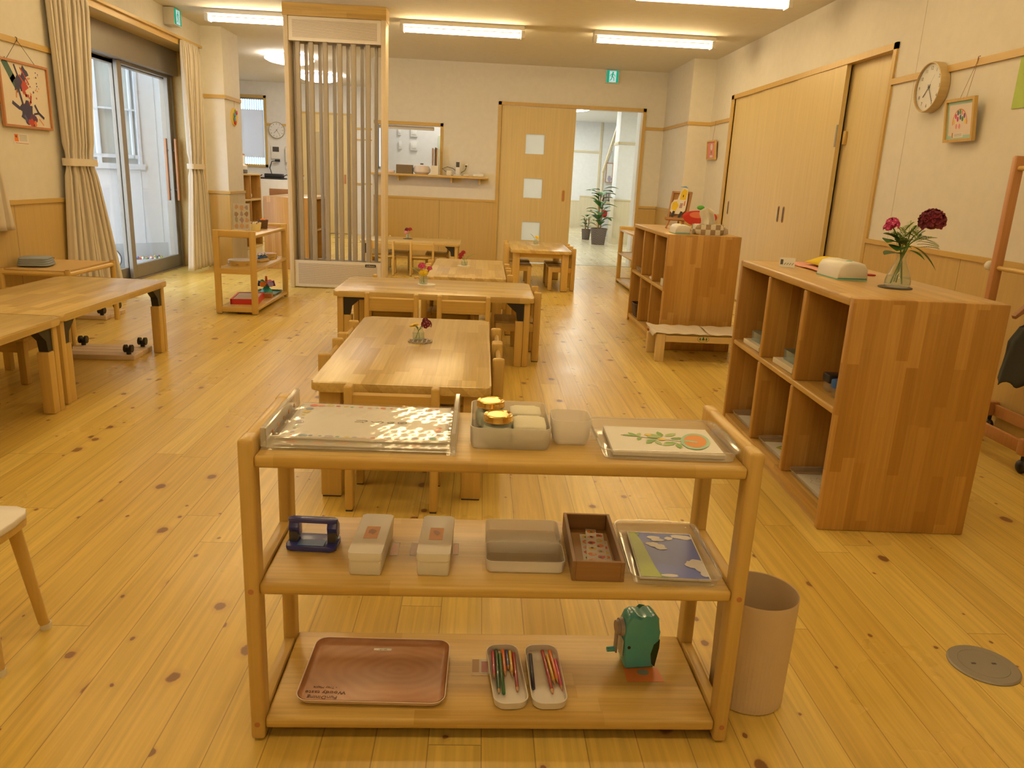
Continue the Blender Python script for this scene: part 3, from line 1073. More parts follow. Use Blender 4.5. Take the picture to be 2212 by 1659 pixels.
def chair_proto():
    t = thing('child_chair', '', 'chair', group='child chairs')
    w = .1675
    for s in (-1, 1):
        x0, x1 = sorted((s * w, s * (w - .030)))
        MB().box(x0, x1, -.16, -.11, .003, .475, bev=.009, seg=3).build('rear_leg', postZ, t)
        MB().box(x0, x1, .095, .14, .003, .262, bev=.006).build('front_leg', postZ, t)
        MB().box(x0 + .003, x1 - .003, -.115, .10, .205, .26, bev=.004).build('side_rail', postY, t)
        m = MB(); m.box(x0 + .003, x1 - .003, -.157, -.113, 0, .004); m.box(x0 + .003, x1 - .003, .098, .137, 0, .004); m.build('foot_pads', dark, t, smooth=0)
    MB().box(-w + .0305, w - .0305, -.12, .145, .245, .268, bev=.006).build('seat', lamX, t)
    m = MB(); m.prism([(.362, -.145), (.362, -.124), (.438, -.128), (.448, -.138), (.440, -.148)], -w + .029, w - .029, axis=1, M=Matrix(((0, 1, 0, 0), (1, 0, 0, 0), (0, 0, 1, 0), (0, 0, 0, 1))))
    m.build('backrest', postX, t)
    MB().box(-w + .03, w - .03, .10, .118, .205, .245, bev=.003).build('front_rail', postX, t)
    return t

T1 = fixed_table('dining_table', 'nearest low wooden table with yellow gerbera jar on lattice coaster', -.598, .056, 2.672, 4.03, .46)
T2 = folding_table('long table standing crosswise with black brackets and pink and yellow flowers', -.287, 5.235, .645, .365, .46)
T3 = fixed_table('dining_table', 'low wooden table behind the crosswise folding table, red flower on it', -.40, .20, 5.77, 7.10, .46)
T4 = fixed_table('dining_table', 'low wooden table with chairs in front of the sliding door', .33, 1.0, 8.42, 9.62, .45)
T5 = folding_table('lower folding table by the back wall with dark red flowers', -.86, 9.75, .605, .355, .40)
LT1 = folding_table('folding table on the left, farther of the two pushed together', -2.365, 4.385, .655, .345, .46, PI / 2)
LT2 = folding_table('folding table at the left edge of the picture, nearer of two', -2.345, 3.06, .655, .345, .46, PI / 2)

ch = chair_proto()
first = [True]
def chair(x, y, rz, label, scale=None):
    if first[0]:
        first[0] = False
        ch.location = (x, y, 0); ch.rotation_euler = (0, 0, rz); ch['label'] = label
        return ch
    return dup(ch, label, (x, y, 0), rz, None, scale)
Q = PI / 2
chair(-.295, 2.745, 0, 'child chair pushed under the near end of the nearest table')
chair(-.49, 3.665, -Q, 'child chair on the window side of the nearest table, farther one')
chair(-.49, 3.23, -Q, 'child chair on the window side of the nearest table, nearer one')
chair(-.045, 3.592, Q, 'child chair on the closet side of the nearest table, farther one')
chair(-.045, 3.245, Q, 'child chair on the closet side of the nearest table, nearer one')
chair(-.545, 4.90, 0, 'child chair with its back to us at the crosswise table, nearer the slatted screen')
chair(-.095, 4.90, 0, 'child chair with its back to us at the crosswise table, nearer the shelves')
chair(.255, 5.215, Q, 'child chair at the right end of the crosswise folding table')
chair(-.615, 5.512, PI, 'child chair on the far side of the crosswise table, nearer the screen')
chair(-.20, 5.512, PI, 'child chair on the far side of the crosswise table, nearer the shelves')
chair(.098, 6.57, Q, 'child chair on the closet side of the red flower table, farther one')
chair(.098, 6.09, Q, 'child chair on the closet side of the red flower table, nearer one')
chair(-.302, 6.67, -Q, 'child chair on the screen side of the red flower table, farther one')
chair(-.302, 6.22, -Q, 'child chair on the screen side of the red flower table, nearer one')
chair(.902, 9.065, Q, 'child chair on the doorway side of the far right table, farther one')
chair(.902, 8.715, Q, 'child chair on the doorway side of the far right table, nearer one')
chair(.432, 9.17, -Q, 'child chair on the hatch side of the far right table, farther one')
chair(.432, 8.73, -Q, 'child chair on the hatch side of the far right table, nearer one')
chair(-.705, 9.42, 0, 'small chair at the back wall table with all of its back in view', .87)
chair(-1.18, 9.42, 0, 'small chair at the back wall table partly behind the slatted screen', .87)
chair(-.56, 10.02, PI, 'small chair on the wall side of the back wall table, nearer the door', .87)
chair(-1.05, 10.02, PI, 'small chair on the wall side of the back wall table, nearer the screen', .87)

# stool standing under the left tables
t = thing('stool', 'small wooden stool standing under the joined tables on the left', 'stool', (-2.57, 4.25, 0))
for sx in (-1, 1):
    for sy in (-1, 1):
        MB().box(sx * .125 - .02, sx * .125 + .02, sy * .14 - .02, sy * .14 + .02, 0, .235, bev=.005).build('leg', postZ, t)
MB().box(-.15, .15, -.165, .165, .235, .258, bev=.006).build('seat', lamX, t)
m = MB(); m.box(-.105, .105, -.15, -.13, .175, .235); m.box(-.105, .105, .13, .15, .175, .235); m.box(-.135, -.115, -.12, .12, .175, .235); m.box(.115, .135, -.12, .12, .175, .235); m.build('apron', postX, t, smooth=0)

# white stool at the left edge, near the camera
t = thing('stool', 'white topped stool with splayed legs cut by the left edge', 'stool', (-1.195, 1.725, 0))
seat = [(.055, .088), (.085, .075), (.098, .05), (.10, 0), (.098, -.05), (.085, -.085), (.05, -.10), (-.16, -.10), (-.20, -.06), (-.20, .05), (-.16, .088)]
m = MB(); m.prism(seat, .335, .352, bev=.004); m.build('seat', plain('white_laminate', (.86, .82, .80), .35), t)
m = MB(); m.prism([(x * .985, y * .985) for x, y in seat], .318, .335); m.build('seat_edge', postX, t)
for x, y, dx, dy in ((.055, .06, .03, .035), (.055, -.07, .03, -.035), (-.15, .05, -.03, .035), (-.15, -.07, -.03, -.035)):
    m = MB(); m.tube([(x, y, .32), (x + dx * .9, y + dy * .9, .02), (x + dx, y + dy, .012)], [.017, .0125, .012], 12); m.build('leg', postZ, t)
    MB().tube([(x + dx, y + dy, .0), (x + dx, y + dy, .016)], .014, 12).build('foot_pad', cream2, t)

# ------------------------------------------------------------------ open shelf units
def shelf_proto():
    t = thing('open_shelf', '', 'shelf', group='three tier open wooden shelves')
    Wd, D = 1.045, .345
    for s in (0, 1):
        a, b = (0, .030) if s == 0 else (Wd - .030, Wd)
        MB().box(a, b, 0, .052, .004, .690, bev=.008, seg=3).build('front_post', postZ, t)
        MB().box(a, b, D - .052, D, .004, .690, bev=.008, seg=3).build('rear_post', postZ, t)
        MB().box(a + .001, b - .001, .040, D - .04, .632, .6895, bev=.009, seg=3).build('top_rail', postY, t)
        MB().box(a + .002, b - .002, .045, D - .045, .335, .382, bev=.004).build('middle_rail', postY, t)
        MB().box(a + .002, b - .002, .045, D - .045, .020, .062, bev=.004).build('bottom_rail', postY, t)
        m = MB(); m.lathe([(0, 0), (.014, 0), (.014, .005), (0, .005)], 12, ((a + b) / 2, .026, 0)); m.lathe([(0, 0), (.014, 0), (.014, .005), (0, .005)], 12, ((a + b) / 2, D - .026, 0)); m.build('foot_pads', grey, t)
        m = MB()
        for z in (.362, .043):
            m.tube([((a + b) / 2, -.0006, z), ((a + b) / 2, .002, z)], .006, 12)
        m.build('dowel_plugs', redwood, t)
    for z in (.655, .377, .054):
        MB().box(.0295, Wd - .0295, .006, D - .008, z - .026, z, bev=.007, seg=3).build('shelf_board', lamX, t)
    return t
S = shelf_proto()
SX, SY = -.459, 1.41
S.location = (SX, SY, 0); S.rotation_euler = (0, 0, R(.6))
S['label'] = 'nearest open shelf, holding the jars, trays, punch and pencils'
dup(S, 'open shelf standing end-on beside the slatted screen with red tray below', (-1.835, 6.372, 0), PI / 2)
dup(S, 'open shelf beyond the far cubby cabinet near the doorway', (1.70, 9.545, 0), -PI / 2)

# ------------------------------------------------------------------ cubby cabinets
def cubby_proto():
    t = thing('cubby_cabinet', '', 'cabinet', group='six cubby wooden cabinets')
    D, Ln, H, th = .545, 1.275, .86, .032
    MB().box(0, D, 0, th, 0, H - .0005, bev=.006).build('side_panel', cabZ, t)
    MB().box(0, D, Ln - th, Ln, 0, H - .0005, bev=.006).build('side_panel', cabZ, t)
    MB().box(-.001, D, .028, Ln - .028, H - th, H + .0005, bev=.008, seg=3).build('top_board', cabY, t)
    MB().box(.004, D - .02, th, Ln - th, .028, .068, bev=.006).build('base_board', cabY, t)
    MB().box(.014, D - .02, th, Ln - th, 0, .028).build('plinth', cabY, t)
    MB().box(.002, D - .02, th, Ln - th, .436, .461, bev=.007, seg=3).build('shelf_board', cabY, t)
    for k in (1, 2):
        y = th / 2 + (Ln - th) * k / 3
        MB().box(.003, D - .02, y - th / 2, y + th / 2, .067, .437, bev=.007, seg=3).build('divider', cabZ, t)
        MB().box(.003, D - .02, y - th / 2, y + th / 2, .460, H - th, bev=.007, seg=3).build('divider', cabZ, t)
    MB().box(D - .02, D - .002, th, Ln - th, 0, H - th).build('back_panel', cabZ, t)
    return t
C1 = cubby_proto()
C1.location = (1.272, 2.535, 0); C1.rotation_euler = (0, 0, R(-1.4))
C1['label'] = 'near cubby cabinet with the tall flower vase on top'
dup(C1, 'far cubby cabinet with the picture easel and tissues on top', (1.358, 5.60, 0), 0)
# ------------------------------------------------------------------ slatted heating screen
pipeM = plain('pipe_enamel_shaded', (.40, .345, .27), .42, .1)  # front pipes: the shade on them is put into this darker colour
pipeR = plain('pipe_enamel_lit', (.50, .47, .45), .35, .2)  # rear pipes: same painted metal, coloured lighter as if lit
t = thing('slatted_screen', 'tall slatted radiator screen with punched cream panels above and below', 'room divider', (0, 0, 0))
for a, b in ((-1.962, -1.920), (-1.030, -.985)):
    MB().box(a, b, 8.02, 8.25, 0, 2.605, bev=.003).build('post', veneer('pale_post', 2, (.74, .62, .44), .45), t)
MB().box(-1.968, -.98, 8.015, 8.255, 2.605, 2.719, lamX).build('header', None, t, smooth=0)
pf = perforated('punched_panel', (.78, .69, .60), 0, 2)
for nm, z0, z1 in (('top_panel', 2.385, 2.603), ('bottom_panel', .012, .285)):
    m = MB()
    for y in (8.032, 8.226):
        m.box(-1.918, -1.032, y, y + .012, z0, z1, cream, .002, 1)
        m.box(-1.88, -1.07, y - .0008, y + .0128, z0 + .03, z1 - .03, pf)
    m.build(nm, None, t, smooth=0)
m = MB(); m.box(-1.193, -1.083, 8.0285, 8.0315, .238, .266, black)
text_faces(m, 'ecofactory', .021, white, frame_on((-1.138, 8.028, .252), (1, 0, 0), (0, 0, 1)))
m.build('brand_plate', None, t, smooth=0)
for x in (-1.842, -1.712, -1.577, -1.437, -1.303, -1.163):
    m = MB(); m.prism(rrect(x - .026, x + .026, 8.06, 8.085, .012, 4), .285, 2.39); m.build('pipe', pipeM, t)
for x in (-1.90, -1.785, -1.650, -1.512, -1.377, -1.238, -1.098):
    m = MB(); m.tube([(x, 8.19, .285), (x, 8.19, 2.39)], .0185, 10); m.build('pipe', pipeR, t)

# ------------------------------------------------------------------ curtains
def curtain(label, x, top, tie, bot, zt, zb, ztie, n):
    t = thing('curtain', label, 'curtain', (x, 0, 0), 0, 'cream window curtains')
    def edge(z):
        if z > ztie:
            k = (z - ztie) / (zt - ztie); k = k ** .8
            return tie[0] + (top[0] - tie[0]) * k, tie[1] + (top[1] - tie[1]) * k
        k = (ztie - z) / (ztie - zb); k = k ** .85
        return tie[0] + (bot[0] - tie[0]) * k, tie[1] + (bot[1] - tie[1]) * k
    def fn(u, v):
        z = zb + (zt - zb) * v
        a, b = edge(z)
        w = .036 * (1 if abs(z - ztie) > .1 else .55)
        head = max(0, (z - (zt - .10)) / .10)
        ph = 2 * PI * n * u
        off = w * (1.3 * abs(math.sin(ph / 2)) ** .7 - .8) + .012 * math.sin(ph * .37 + 3 * v) * (1 - head)
        return (off * (1 - .5 * head), a + (b - a) * u + .006 * math.sin(ph * 2), z)
    m = MB(); m.grid(fn, n * 12, 40); m.build('drape', curtainM, t, smooth=80, solid=.003)
    m = MB()
    a, b = edge(ztie)
    m.prism([(p, q) for p, q in rrect(-.042, .042, a - .012, b + .012, .03, 5)], ztie - .028, ztie + .028)
    m.build('tieback', plain('tieback_cloth', (.78, .70, .58), .8), t)
    m = MB()
    for k in range(n):
        y = top[0] + (top[1] - top[0]) * (k + .5) / n
        m.box(-.004, .004, y - .004, y + .004, zt - .02, zt + .03)
    m.bm.free()
    return t
curtain('cream curtain tied back on the near side of the glazed door', -3.235, (6.27, 6.86), (6.30, 6.72), (6.18, 7.12), 2.455, .03, 1.165, 13)
curtain('cream curtain tied back on the far side of the glazed door', -3.235, (8.86, 9.33), (8.90, 9.24), (8.72, 9.47), 2.455, .03, 1.165, 11)
curtain('short cream curtain cut off by the left edge of the picture', -3.235, (4.85, 5.30), (4.95, 5.42), (4.80, 5.53), 2.40, .70, 1.30, 7)

# ------------------------------------------------------------------ things on the walls
def wall_frame(t, Mx, w, h, fw, th, fmat, backmat, art):
    """a picture frame: four mitred bars, backing, picture; local x,y in the wall plane, z out of it"""
    m = MB()
    o = [(-w / 2, -h / 2), (w / 2, -h / 2), (w / 2, h / 2), (-w / 2, h / 2)]
    i = [(-w / 2 + fw, -h / 2 + fw), (w / 2 - fw, -h / 2 + fw), (w / 2 - fw, h / 2 - fw), (-w / 2 + fw, h / 2 - fw)]
    for k in range(4):
        k2 = (k + 1) % 4
        m.prism([o[k], o[k2], i[k2], i[k]], 0, th, M=Mx)
    m.build('frame', fmat, t, smooth=0)
    m = MB(); m.box(-w / 2 + fw * .8, w / 2 - fw * .8, -h / 2 + fw * .8, h / 2 - fw * .8, .003, th * .45, backmat, M=Mx)
    Ma = Mx @ Matrix.Translation((0, 0, th * .45))
    art(m, Ma)
    m.build('picture', None, t, smooth=0)

def blob(cx, cy, r, n=11, k=.35, sq=1.):
    return [(cx + r * (1 + random.uniform(-k, k)) * math.cos(2 * PI * i / n), cy + sq * r * (1 + random.uniform(-k, k)) * math.sin(2 * PI * i / n)) for i in range(n)]

# splashed painting on the left wall
t = thing('framed_painting', 'splashed dark paint picture in a red brown frame on left wall', 'picture', (XL, 0, 0))
navy = plain('navy_paint', (.035, .03, .10), .6); brick = plain('brick_paint', (.50, .06, .035), .6); dgreen = plain('dark_green_paint', (.05, .13, .10), .6); oran = plain('orange_paint', (.75, .20, .03), .6)
def art1(m, A):
    S = shape; K = lambda *a: stroke(m, *a)
    K([(-.22, .20), (-.14, .10), (-.09, .04)], .06, dgreen, A, .0006); K([(-.11, .19), (-.07, .11), (-.05, .03)], .018, navy, A, .0008)
    S(m, blob(-.085, .075, .055, 13, .5), navy, A, .001); S(m, blob(-.03, .08, .062, 17, .55), brick, A, .0008); S(m, blob(.0, .14, .042, 11, .55), navy, A, .0011)
    K([(-.04, .18), (.0, .14), (.05, .08)], .012, brick, A, .0012); K([(-.09, .05), (-.05, -.06)], .022, navy, A, .0009); K([(-.11, .03), (-.12, -.02)], .012, oran, A, .0010)
    K([(-.02, .04), (.0, .0), (.03, .0)], .02, brick, A, .0013); K([(.06, .0), (.05, -.04), (.01, -.07)], .02, brick, A, .0009); K([(-.04, -.06), (.0, -.09)], .02, oran, A, .001)
    S(m, blob(.0, -.12, .092, 19, .4, .75), navy, A, .0012); S(m, blob(.06, -.155, .062, 15, .4, .8), plain('plum_paint', (.10, .03, .10), .6), A, .0014); K([(-.17, -.06), (-.10, -.09)], .025, navy, A, .001); K([(.10, -.06), (.14, -.11), (.20, -.14)], .02, navy, A, .0011)
    K([(.08, -.12), (.14, -.11)], .014, navy, A, .0012); S(m, blob(.03, -.175, .03, 9, .5), brick, A, .0016); S(m, blob(.08, -.185, .018), oran, A, .0018); K([(-.04, -.14), (.0, -.19)], .02, plain('violet_paint', (.10, .09, .25), .6), A, .0013); K([(.14, -.15), (.19, -.19)], .008, oran, A, .001)
    for k in range(26):
        S(m, blob(random.uniform(.02, .19), random.uniform(-.02, .17), random.uniform(.002, .009), 6, .5), random.choice([navy, brick, navy, oran]), A, .0006 + k * .00002)
Mx = frame_on((.012, 5.905, 1.61), (0, 1, 0), (0, 0, 1))
wall_frame(t, Mx, .60, .445, .016, .02, redwood, plain('art_paper', (.80, .72, .60), .6), art1)
m = MB(); m.tube([(.02, 5.72, 1.832), (.02, 5.87, 1.97), (.02, 6.06, 1.832)], .0018, 5); m.tube([(.012, 5.87, 1.99), (.022, 5.87, 1.985), (.02, 5.87, 1.962)], .003, 5); m.build('hanging_wire', dark, t)
t = thing('caption_card', 'small caption card with orange picture below the splashed painting', 'card', (XL, 0, 0))
m = MB(); Mx = frame_on((0, 5.82, 1.312), (0, 1, 0), (0, 0, 1))
m.box(-.09, .09, -.037, .037, 0, .002, paper, M=Mx)
shape(m, [(-.082, -.02), (-.035, -.02), (-.035, .03), (-.082, .03)], orange, Mx, .0024); shape(m, blob(-.06, .015, .009), dark, Mx, .0028)
for k in range(5): stroke(m, [(-.022, .024 - k * .009), (.07, .024 - k * .009)], .003, plain('print_grey', (.35, .33, .30), .7), Mx, .0024)
stroke(m, [(-.075, -.03), (.085, -.032)], .003, brick, Mx, .0024)
m.build('card', None, t, smooth=0)

def exit_sign(label, Mx, w, h, dep):
    t = thing('exit_sign', label, 'exit sign', group='green running man exit signs')
    t.matrix_world = Mx
    MB().box(-w / 2, w / 2, -h / 2, h / 2, -dep, 0, white, .004).build('housing', None, t)
    gm = glow('sign_green', (.02, .42, .22), .9); wm = glow('sign_white', (.75, .95, .85), .75)
    I = Matrix.Identity(4)
    m = MB()
    a, b = w / 2 - .008, h / 2 - .008
    shape(m, [(-a, -b), (a, -b), (a, b), (-a, b)], gm, I, .001)
    shape(m, [(-a * .55, -b * .92), (a * .62, -b * .92), (a * .62, b * .90), (-a * .55, b * .90)], wm, I, .002)
    s = b / .085
    P = lambda pts: [(x * s, y * s) for x, y in pts]
    shape(m, P(circle(.004, .055, .012, 12)), gm, I, .003)
    stroke(m, P([(.0, .038), (-.006, .0)]), .022 * s, gm, I, .003)
    stroke(m, P([(.002, .036), (.03, .022), (.038, .0)]), .008 * s, gm, I, .0032)
    stroke(m, P([(-.002, .036), (-.028, .026), (-.036, .004)]), .008 * s, gm, I, .0034)
    stroke(m, P([(-.004, .0), (.02, -.02), (.022, -.055)]), .011 * s, gm, I, .0036)
    stroke(m, P([(-.008, .0), (-.014, -.034), (-.036, -.055)]), .011 * s, gm, I, .0038)
    m.build('pictogram', None, t, smooth=0)
exit_sign('green exit sign box above the glazed door at upper left', frame_on((-3.18, 8.65, 2.632), (0, 1, 0), (0, 0, 1)), .19, .165, .109)
exit_sign('green exit sign box on the back wall above the sliding door', frame_on((1.745, 11.30, 2.625), (1, 0, 0), (0, 0, 1)), .18, .175, .05)

def clock(label, Mx, r, dep, rim, numerals=True):
    t = thing('wall_clock', label, 'clock', group='round wall clocks')
    t.matrix_world = Mx
    m = MB(); m.lathe([(r * .2, 0), (r * .97, 0), (r, dep * .1), (r, dep * .9), (r * .98, dep), (r * .945, dep), (r * .935, dep * .8)], 48, mat=rim); m.build('case', None, t)
    m = MB(); m.lathe([(0, dep * .75), (r * .94, dep * .75)], 48, mat=plain('clock_dial', (.86, .85, .83), .4))
    z = dep * .75 + .0008
    for k in range(1, 13):
        a = PI / 2 - k * PI / 6
        if numerals:
            text_faces(m, str(k), r * .20, dark, Matrix.Translation((r * .74 * math.cos(a), r * .74 * math.sin(a), z)))
        else:
            stroke(m, [(r * .72 * math.cos(a), r * .72 * math.sin(a)), (r * .82 * math.cos(a), r * .82 * math.sin(a))], r * .05, dark, Matrix.Identity(4), z)
    m.build('dial', None, t, smooth=0)
    m = MB(); I = Matrix.Identity(4)
    ah = PI / 2 - 7.42 * PI / 6; am = PI / 2 - 24.5 * PI / 30
    stroke(m, [(-.12 * r * math.cos(ah), -.12 * r * math.sin(ah)), (.5 * r * math.cos(ah), .5 * r * math.sin(ah))], r * .045, dark, I, z + .002)
    stroke(m, [(-.12 * r * math.cos(am), -.12 * r * math.sin(am)), (.68 * r * math.cos(am), .68 * r * math.sin(am))], r * .035, dark, I, z + .003)
    stroke(m, [(0, 0), (r * .55 * math.cos(.95), r * .55 * math.sin(.95))], r * .012, dark, I, z + .0035)
    m.lathe([(0, z + .005), (r * .05, z + .005), (r * .05, z)], 16, mat=dark)
    m.build('hands', None, t, smooth=0)
    m = MB(); m.lathe([(0, dep * .93), (r * .94, dep * .93)], 48); m.build('glass', glassM, t)
woodrim = veneer('clock_case', 2, (.58, .43, .20), .4)
clock('round pale wood clock on the right wall beside the closet', frame_on((XR - .002, 5.02, 1.87), (0, -1, 0), (0, 0, 1)), .150, .062, woodrim)
clock('round clock on the white office wall behind the screen', frame_on((-3.91, 15.298, 1.87), (1, 0, 0), (0, 0, 1)), .148, .045, plain('clock_rim', (.45, .38, .24), .4), False)

# framed rainbow picture, right wall
t = thing('framed_picture', 'framed rainbow drawing with mint border under the right wall clock', 'picture')
def art2(m, A):
    mint = plain('mint_mat', (.42, .66, .60), .6)
    shape(m, [(-.125, -.105), (.125, -.105), (.125, .105), (-.125, .105)], mint, A, .0004)
    shape(m, [(-.108, -.086), (.108, -.086), (.108, .088), (-.108, .088)], plain('pinkish_paper', (.82, .72, .66), .6), A, .0008)
    arc = [(.07 * math.cos(a), -.025 + .085 * math.sin(a)) for a in [PI * k / 14 for k in range(15)]]
    stroke(m, arc, .006, plain('arch_orange', (.72, .28, .08), .6), A, .0012)
    cs = [plain('p_yellow', (.85, .62, .12), .6), rose, plain('p_blue', (.08, .15, .35), .6), green, pink, plain('p_violet', (.22, .09, .35), .6)]
    for k, (x, y) in enumerate([(-.055, -.01), (-.04, .022), (-.02, .04), (.0, .045), (.02, .04), (.042, .022), (.055, -.01), (-.02, .005), (.005, .015), (.025, .005), (-.03, -.035), (.0, -.035)]):
        shape(m, [(x + .009 * math.cos(q) , y + .015 * math.sin(q)) for q in [2 * PI * i / 10 for i in range(10)]], cs[k % 6] if k < 10 else pink, A, .0014 + k * .00003)
    shape(m, [(-.07, -.098), (.04, -.098), (.04, -.072), (-.07, -.072)], paper, A, .0018)
    shape(m, [(-.068, -.098), (-.056, -.098), (-.056, -.07), (-.068, -.07)], redwood, A, .0022)
    for k in range(3): stroke(m, [(-.045, -.078 - k * .006), (.03, -.078 - k * .006)], .002, grey, A, .0022)
Mx = frame_on((2.79, 4.632, 1.65), (0, -1, 0), (-.12, 0, 1))
wall_frame(t, Mx, .285, .245, .017, .022, postZ, paper, art2)
m = MB(); m.tube([(2.775, 4.66, 1.772), (2.805, 4.60, 1.985)], .0013, 5); m.tube([(2.775, 4.60, 1.772), (2.805, 4.60, 1.985)], .0013, 5); m.tube([(2.812, 4.60, 1.995), (2.80, 4.60, 1.99), (2.80, 4.60, 1.97)], .0025, 5); m.build('hanging_string', dkwood, t)
t = thing('picture_poster', 'green paper poster cut off by the right edge above the rack', 'poster')
m = MB(); Mx = frame_on((XR - .004, 4.05, 1.87), (0, -1, 0), (0, 0, 1)); m.box(-.20, .25, -.19, .19, -.002, .002, plain('green_paper', (.42, .56, .10), .6), M=Mx)
shape(m, [(-.15, -.02), (-.06, .07), (.03, -.02), (-.06, -.08)], paper, Mx, .003); stroke(m, [(-.15, -.02), (-.06, .07), (.03, -.02)], .006, dkwood, Mx, .0034); stroke(m, [(-.14, -.02), (-.06, -.07), (.02, -.02)], .004, brick, Mx, .0036)
m.build('sheet', None, t, smooth=0)
t = thing('framed_picture', 'small pink picture in wooden frame hanging beside the closet', 'picture')
def art3(m, A):
    shape(m, [(-.145, -.09), (.145, -.09), (.145, .09), (-.145, .09)], pink, A, .0004)
    shape(m, circle(.0, .035, .05, 16, .04), paper, A, .001); shape(m, circle(.0, -.03, .035, 12, .03), plain('tan_paint', (.55, .30, .16), .6), A, .0012)
    for s in (-1, 1): shape(m, circle(s * .012, -.028, .006, 8), dark, A, .0016)
    shape(m, [(-.06, -.088), (.06, -.088), (.06, -.06), (-.06, -.06)], paper, A, .0018)
Mx = frame_on((2.80, 9.72, 1.645), (0, -1, 0), (-.06, 0, 1))
wall_frame(t, Mx, .345, .225, .016, .024, postZ, pink, art3)
m = MB(); m.tube([(2.79, 9.72, 1.757), (2.806, 9.72, 1.985)], .0015, 5); m.build('hanging_string', dkwood, t)
t = thing('wall_plaque', 'round yellow plaque with coloured flowers on the left pillar', 'wall decoration')
m = MB(); Mx = frame_on((-3.05, 9.92, 1.765), (0, 1, 0), (0, 0, 1))
m.prism(circle(0, 0, .115, 20, .105), 0, .012, mat=plain('plaque_yellow', (.80, .58, .06), .5), M=Mx)
m.build('disc', None, t)
m = MB()
for x, y, r, c in ((.04, .06, .035, rose), (.015, .07, .02, leafl), (-.02, .02, .03, plain('bluegreen', (.10, .30, .35), .5)), (-.03, -.03, .03, plain('bluegreen', (.10, .30, .35), .5)), (-.01, -.06, .035, red), (.05, .045, .02, red)):
    m.ball((x, y, .018), (r, r, .014), c, 8, 6, M=Mx)
m.build('flowers', None, t)
m = MB(); m.tube([(-3.04, 9.92, 1.87), (-3.04, 9.92, 1.955)], .0015, 5); m.build('hanging_string', dkwood, t)

# wall shelf under the serving hatch and what stands on it
t = thing('wall_shelf', 'long narrow shelf under the serving hatch on the back wall', 'shelf')
MB().box(-1.60, .07, 11.12, 11.35, 1.165, 1.1945, postX, .006).build('board', None, t)
m = MB()
for x in (-1.2, -.45, -.05): m.box(x - .012, x + .012, 11.2, 11.349, 1.10, 1.165)
m.build('brackets', postX, t, smooth=0)
ZS = 1.195
def one(name, label, cat, mb, mat, group=None, smooth=35):
    return tag(mb.build(name, mat, smooth=smooth), label, cat, group)
m = MB(); m.shell(ring_fn(-1.225, -.995, 11.17, 11.30, .006), [(0, ZS), (0, ZS + .12)], .006)
one('storage_box', 'grey brown cloth box at the hatch shelf', 'box', m, plain('taupe_cloth', (.20, .15, .09), .9))
t = thing('rice_cooker', 'rounded pale pink appliance beside the brown box at the hatch', 'appliance', (-.87, 11.235, ZS))
m = MB(); m.lathe([(0, 0), (.085, .0), (.118, .03), (.122, .07), (.10, .115), (.05, .13), (0, .132)], 28, mat=plain('pinkish_white', (.74, .66, .62), .3)); m.build('body', None, t)
MB().box(-.022, .022, -.015, .015, .13, .15, dark, .005).build('lid_button', None, t)
t = thing('file_holder', 'white file holder of folders at the end of the hatch', 'file holder', (-.685, 11.235, ZS))
m = MB(); m.shell(ring_fn(-.055, .055, -.09, .07, .004), [(0, 0), (0, .125)], .004, cream2); m.build('holder', None, t, smooth=0)
for k, (x, c, h) in enumerate(((-.036, plain('pink_folder', (.55, .38, .32), .6), .36), (-.012, paper, .35), (.008, plain('dark_folder', (.13, .10, .08), .6), .37), (.026, plain('brown_folder', (.32, .20, .12), .6), .36), (.042, paper, .35))):
    MB().box(x - .008, x + .008, -.07, .05, .006, h, c, .002, 1).build('folder', None, t, smooth=0)
m = MB(); m.box(-1.34, -1.25, 11.19, 11.28, ZS, ZS + .04, bev=.012); one('folded_cloth', 'pale pink folded cloth at the left of the hatch shelf', 'cloth', m, plain('pale_pink', (.78, .62, .56), .9))
t = thing('telephone', 'upright white cordless phone on the hatch shelf', 'telephone', (-.365, 11.24, ZS))
MB().box(-.055, .05, -.04, .04, 0, .018, white, .006).build('cradle', None, t)
MB().box(-.032, .032, -.012, .022, .018, .205, white, .01).build('handset', None, t)
MB().box(-.024, .024, -.0135, -.012, .12, .19, dark).build('display', None, t, smooth=0)
m = MB(); m.tube([(-.07, -.02, .0), (-.13, .0, .03), (-.22, .05, .09), (-.15, .08, .12), (-.07, .05, .10), (.0, .04, .05)], .0035, 6); m.tube([(.05, .03, .05), (.10, .07, .08), (.118, .09, .125)], .0035, 6); m.build('cord', black, t)
m = MB(); m.box(-.275, -.225, 11.338, 11.35, 1.30, 1.37, white, .003); m.box(-.262, -.238, 11.318, 11.338, 1.325, 1.345, black, .003); one('wall_socket', 'white wall socket with black plug above the hatch shelf', 'socket', m, None)
m = MB(); m.box(-.52, -.45, 11.17, 11.22, ZS, ZS + .07, bev=.01); one('small_case', 'cream little box left of the cordless phone', 'box', m, cream2)
m = MB(); m.box(-.28, -.20, 11.19, 11.26, ZS, ZS + .025, bev=.01); one('adapter', 'flat cream adapter right of the cordless phone', 'adapter', m, cream2)
m = MB(); m.box(-.15, .0, 11.16, 11.28, ZS, ZS + .045, bev=.012); m.box(-.10, -.05, 11.20, 11.24, ZS + .045, ZS + .06, bev=.005); one('wipes_case', 'white case at the right end of the hatch shelf', 'case', m, white)
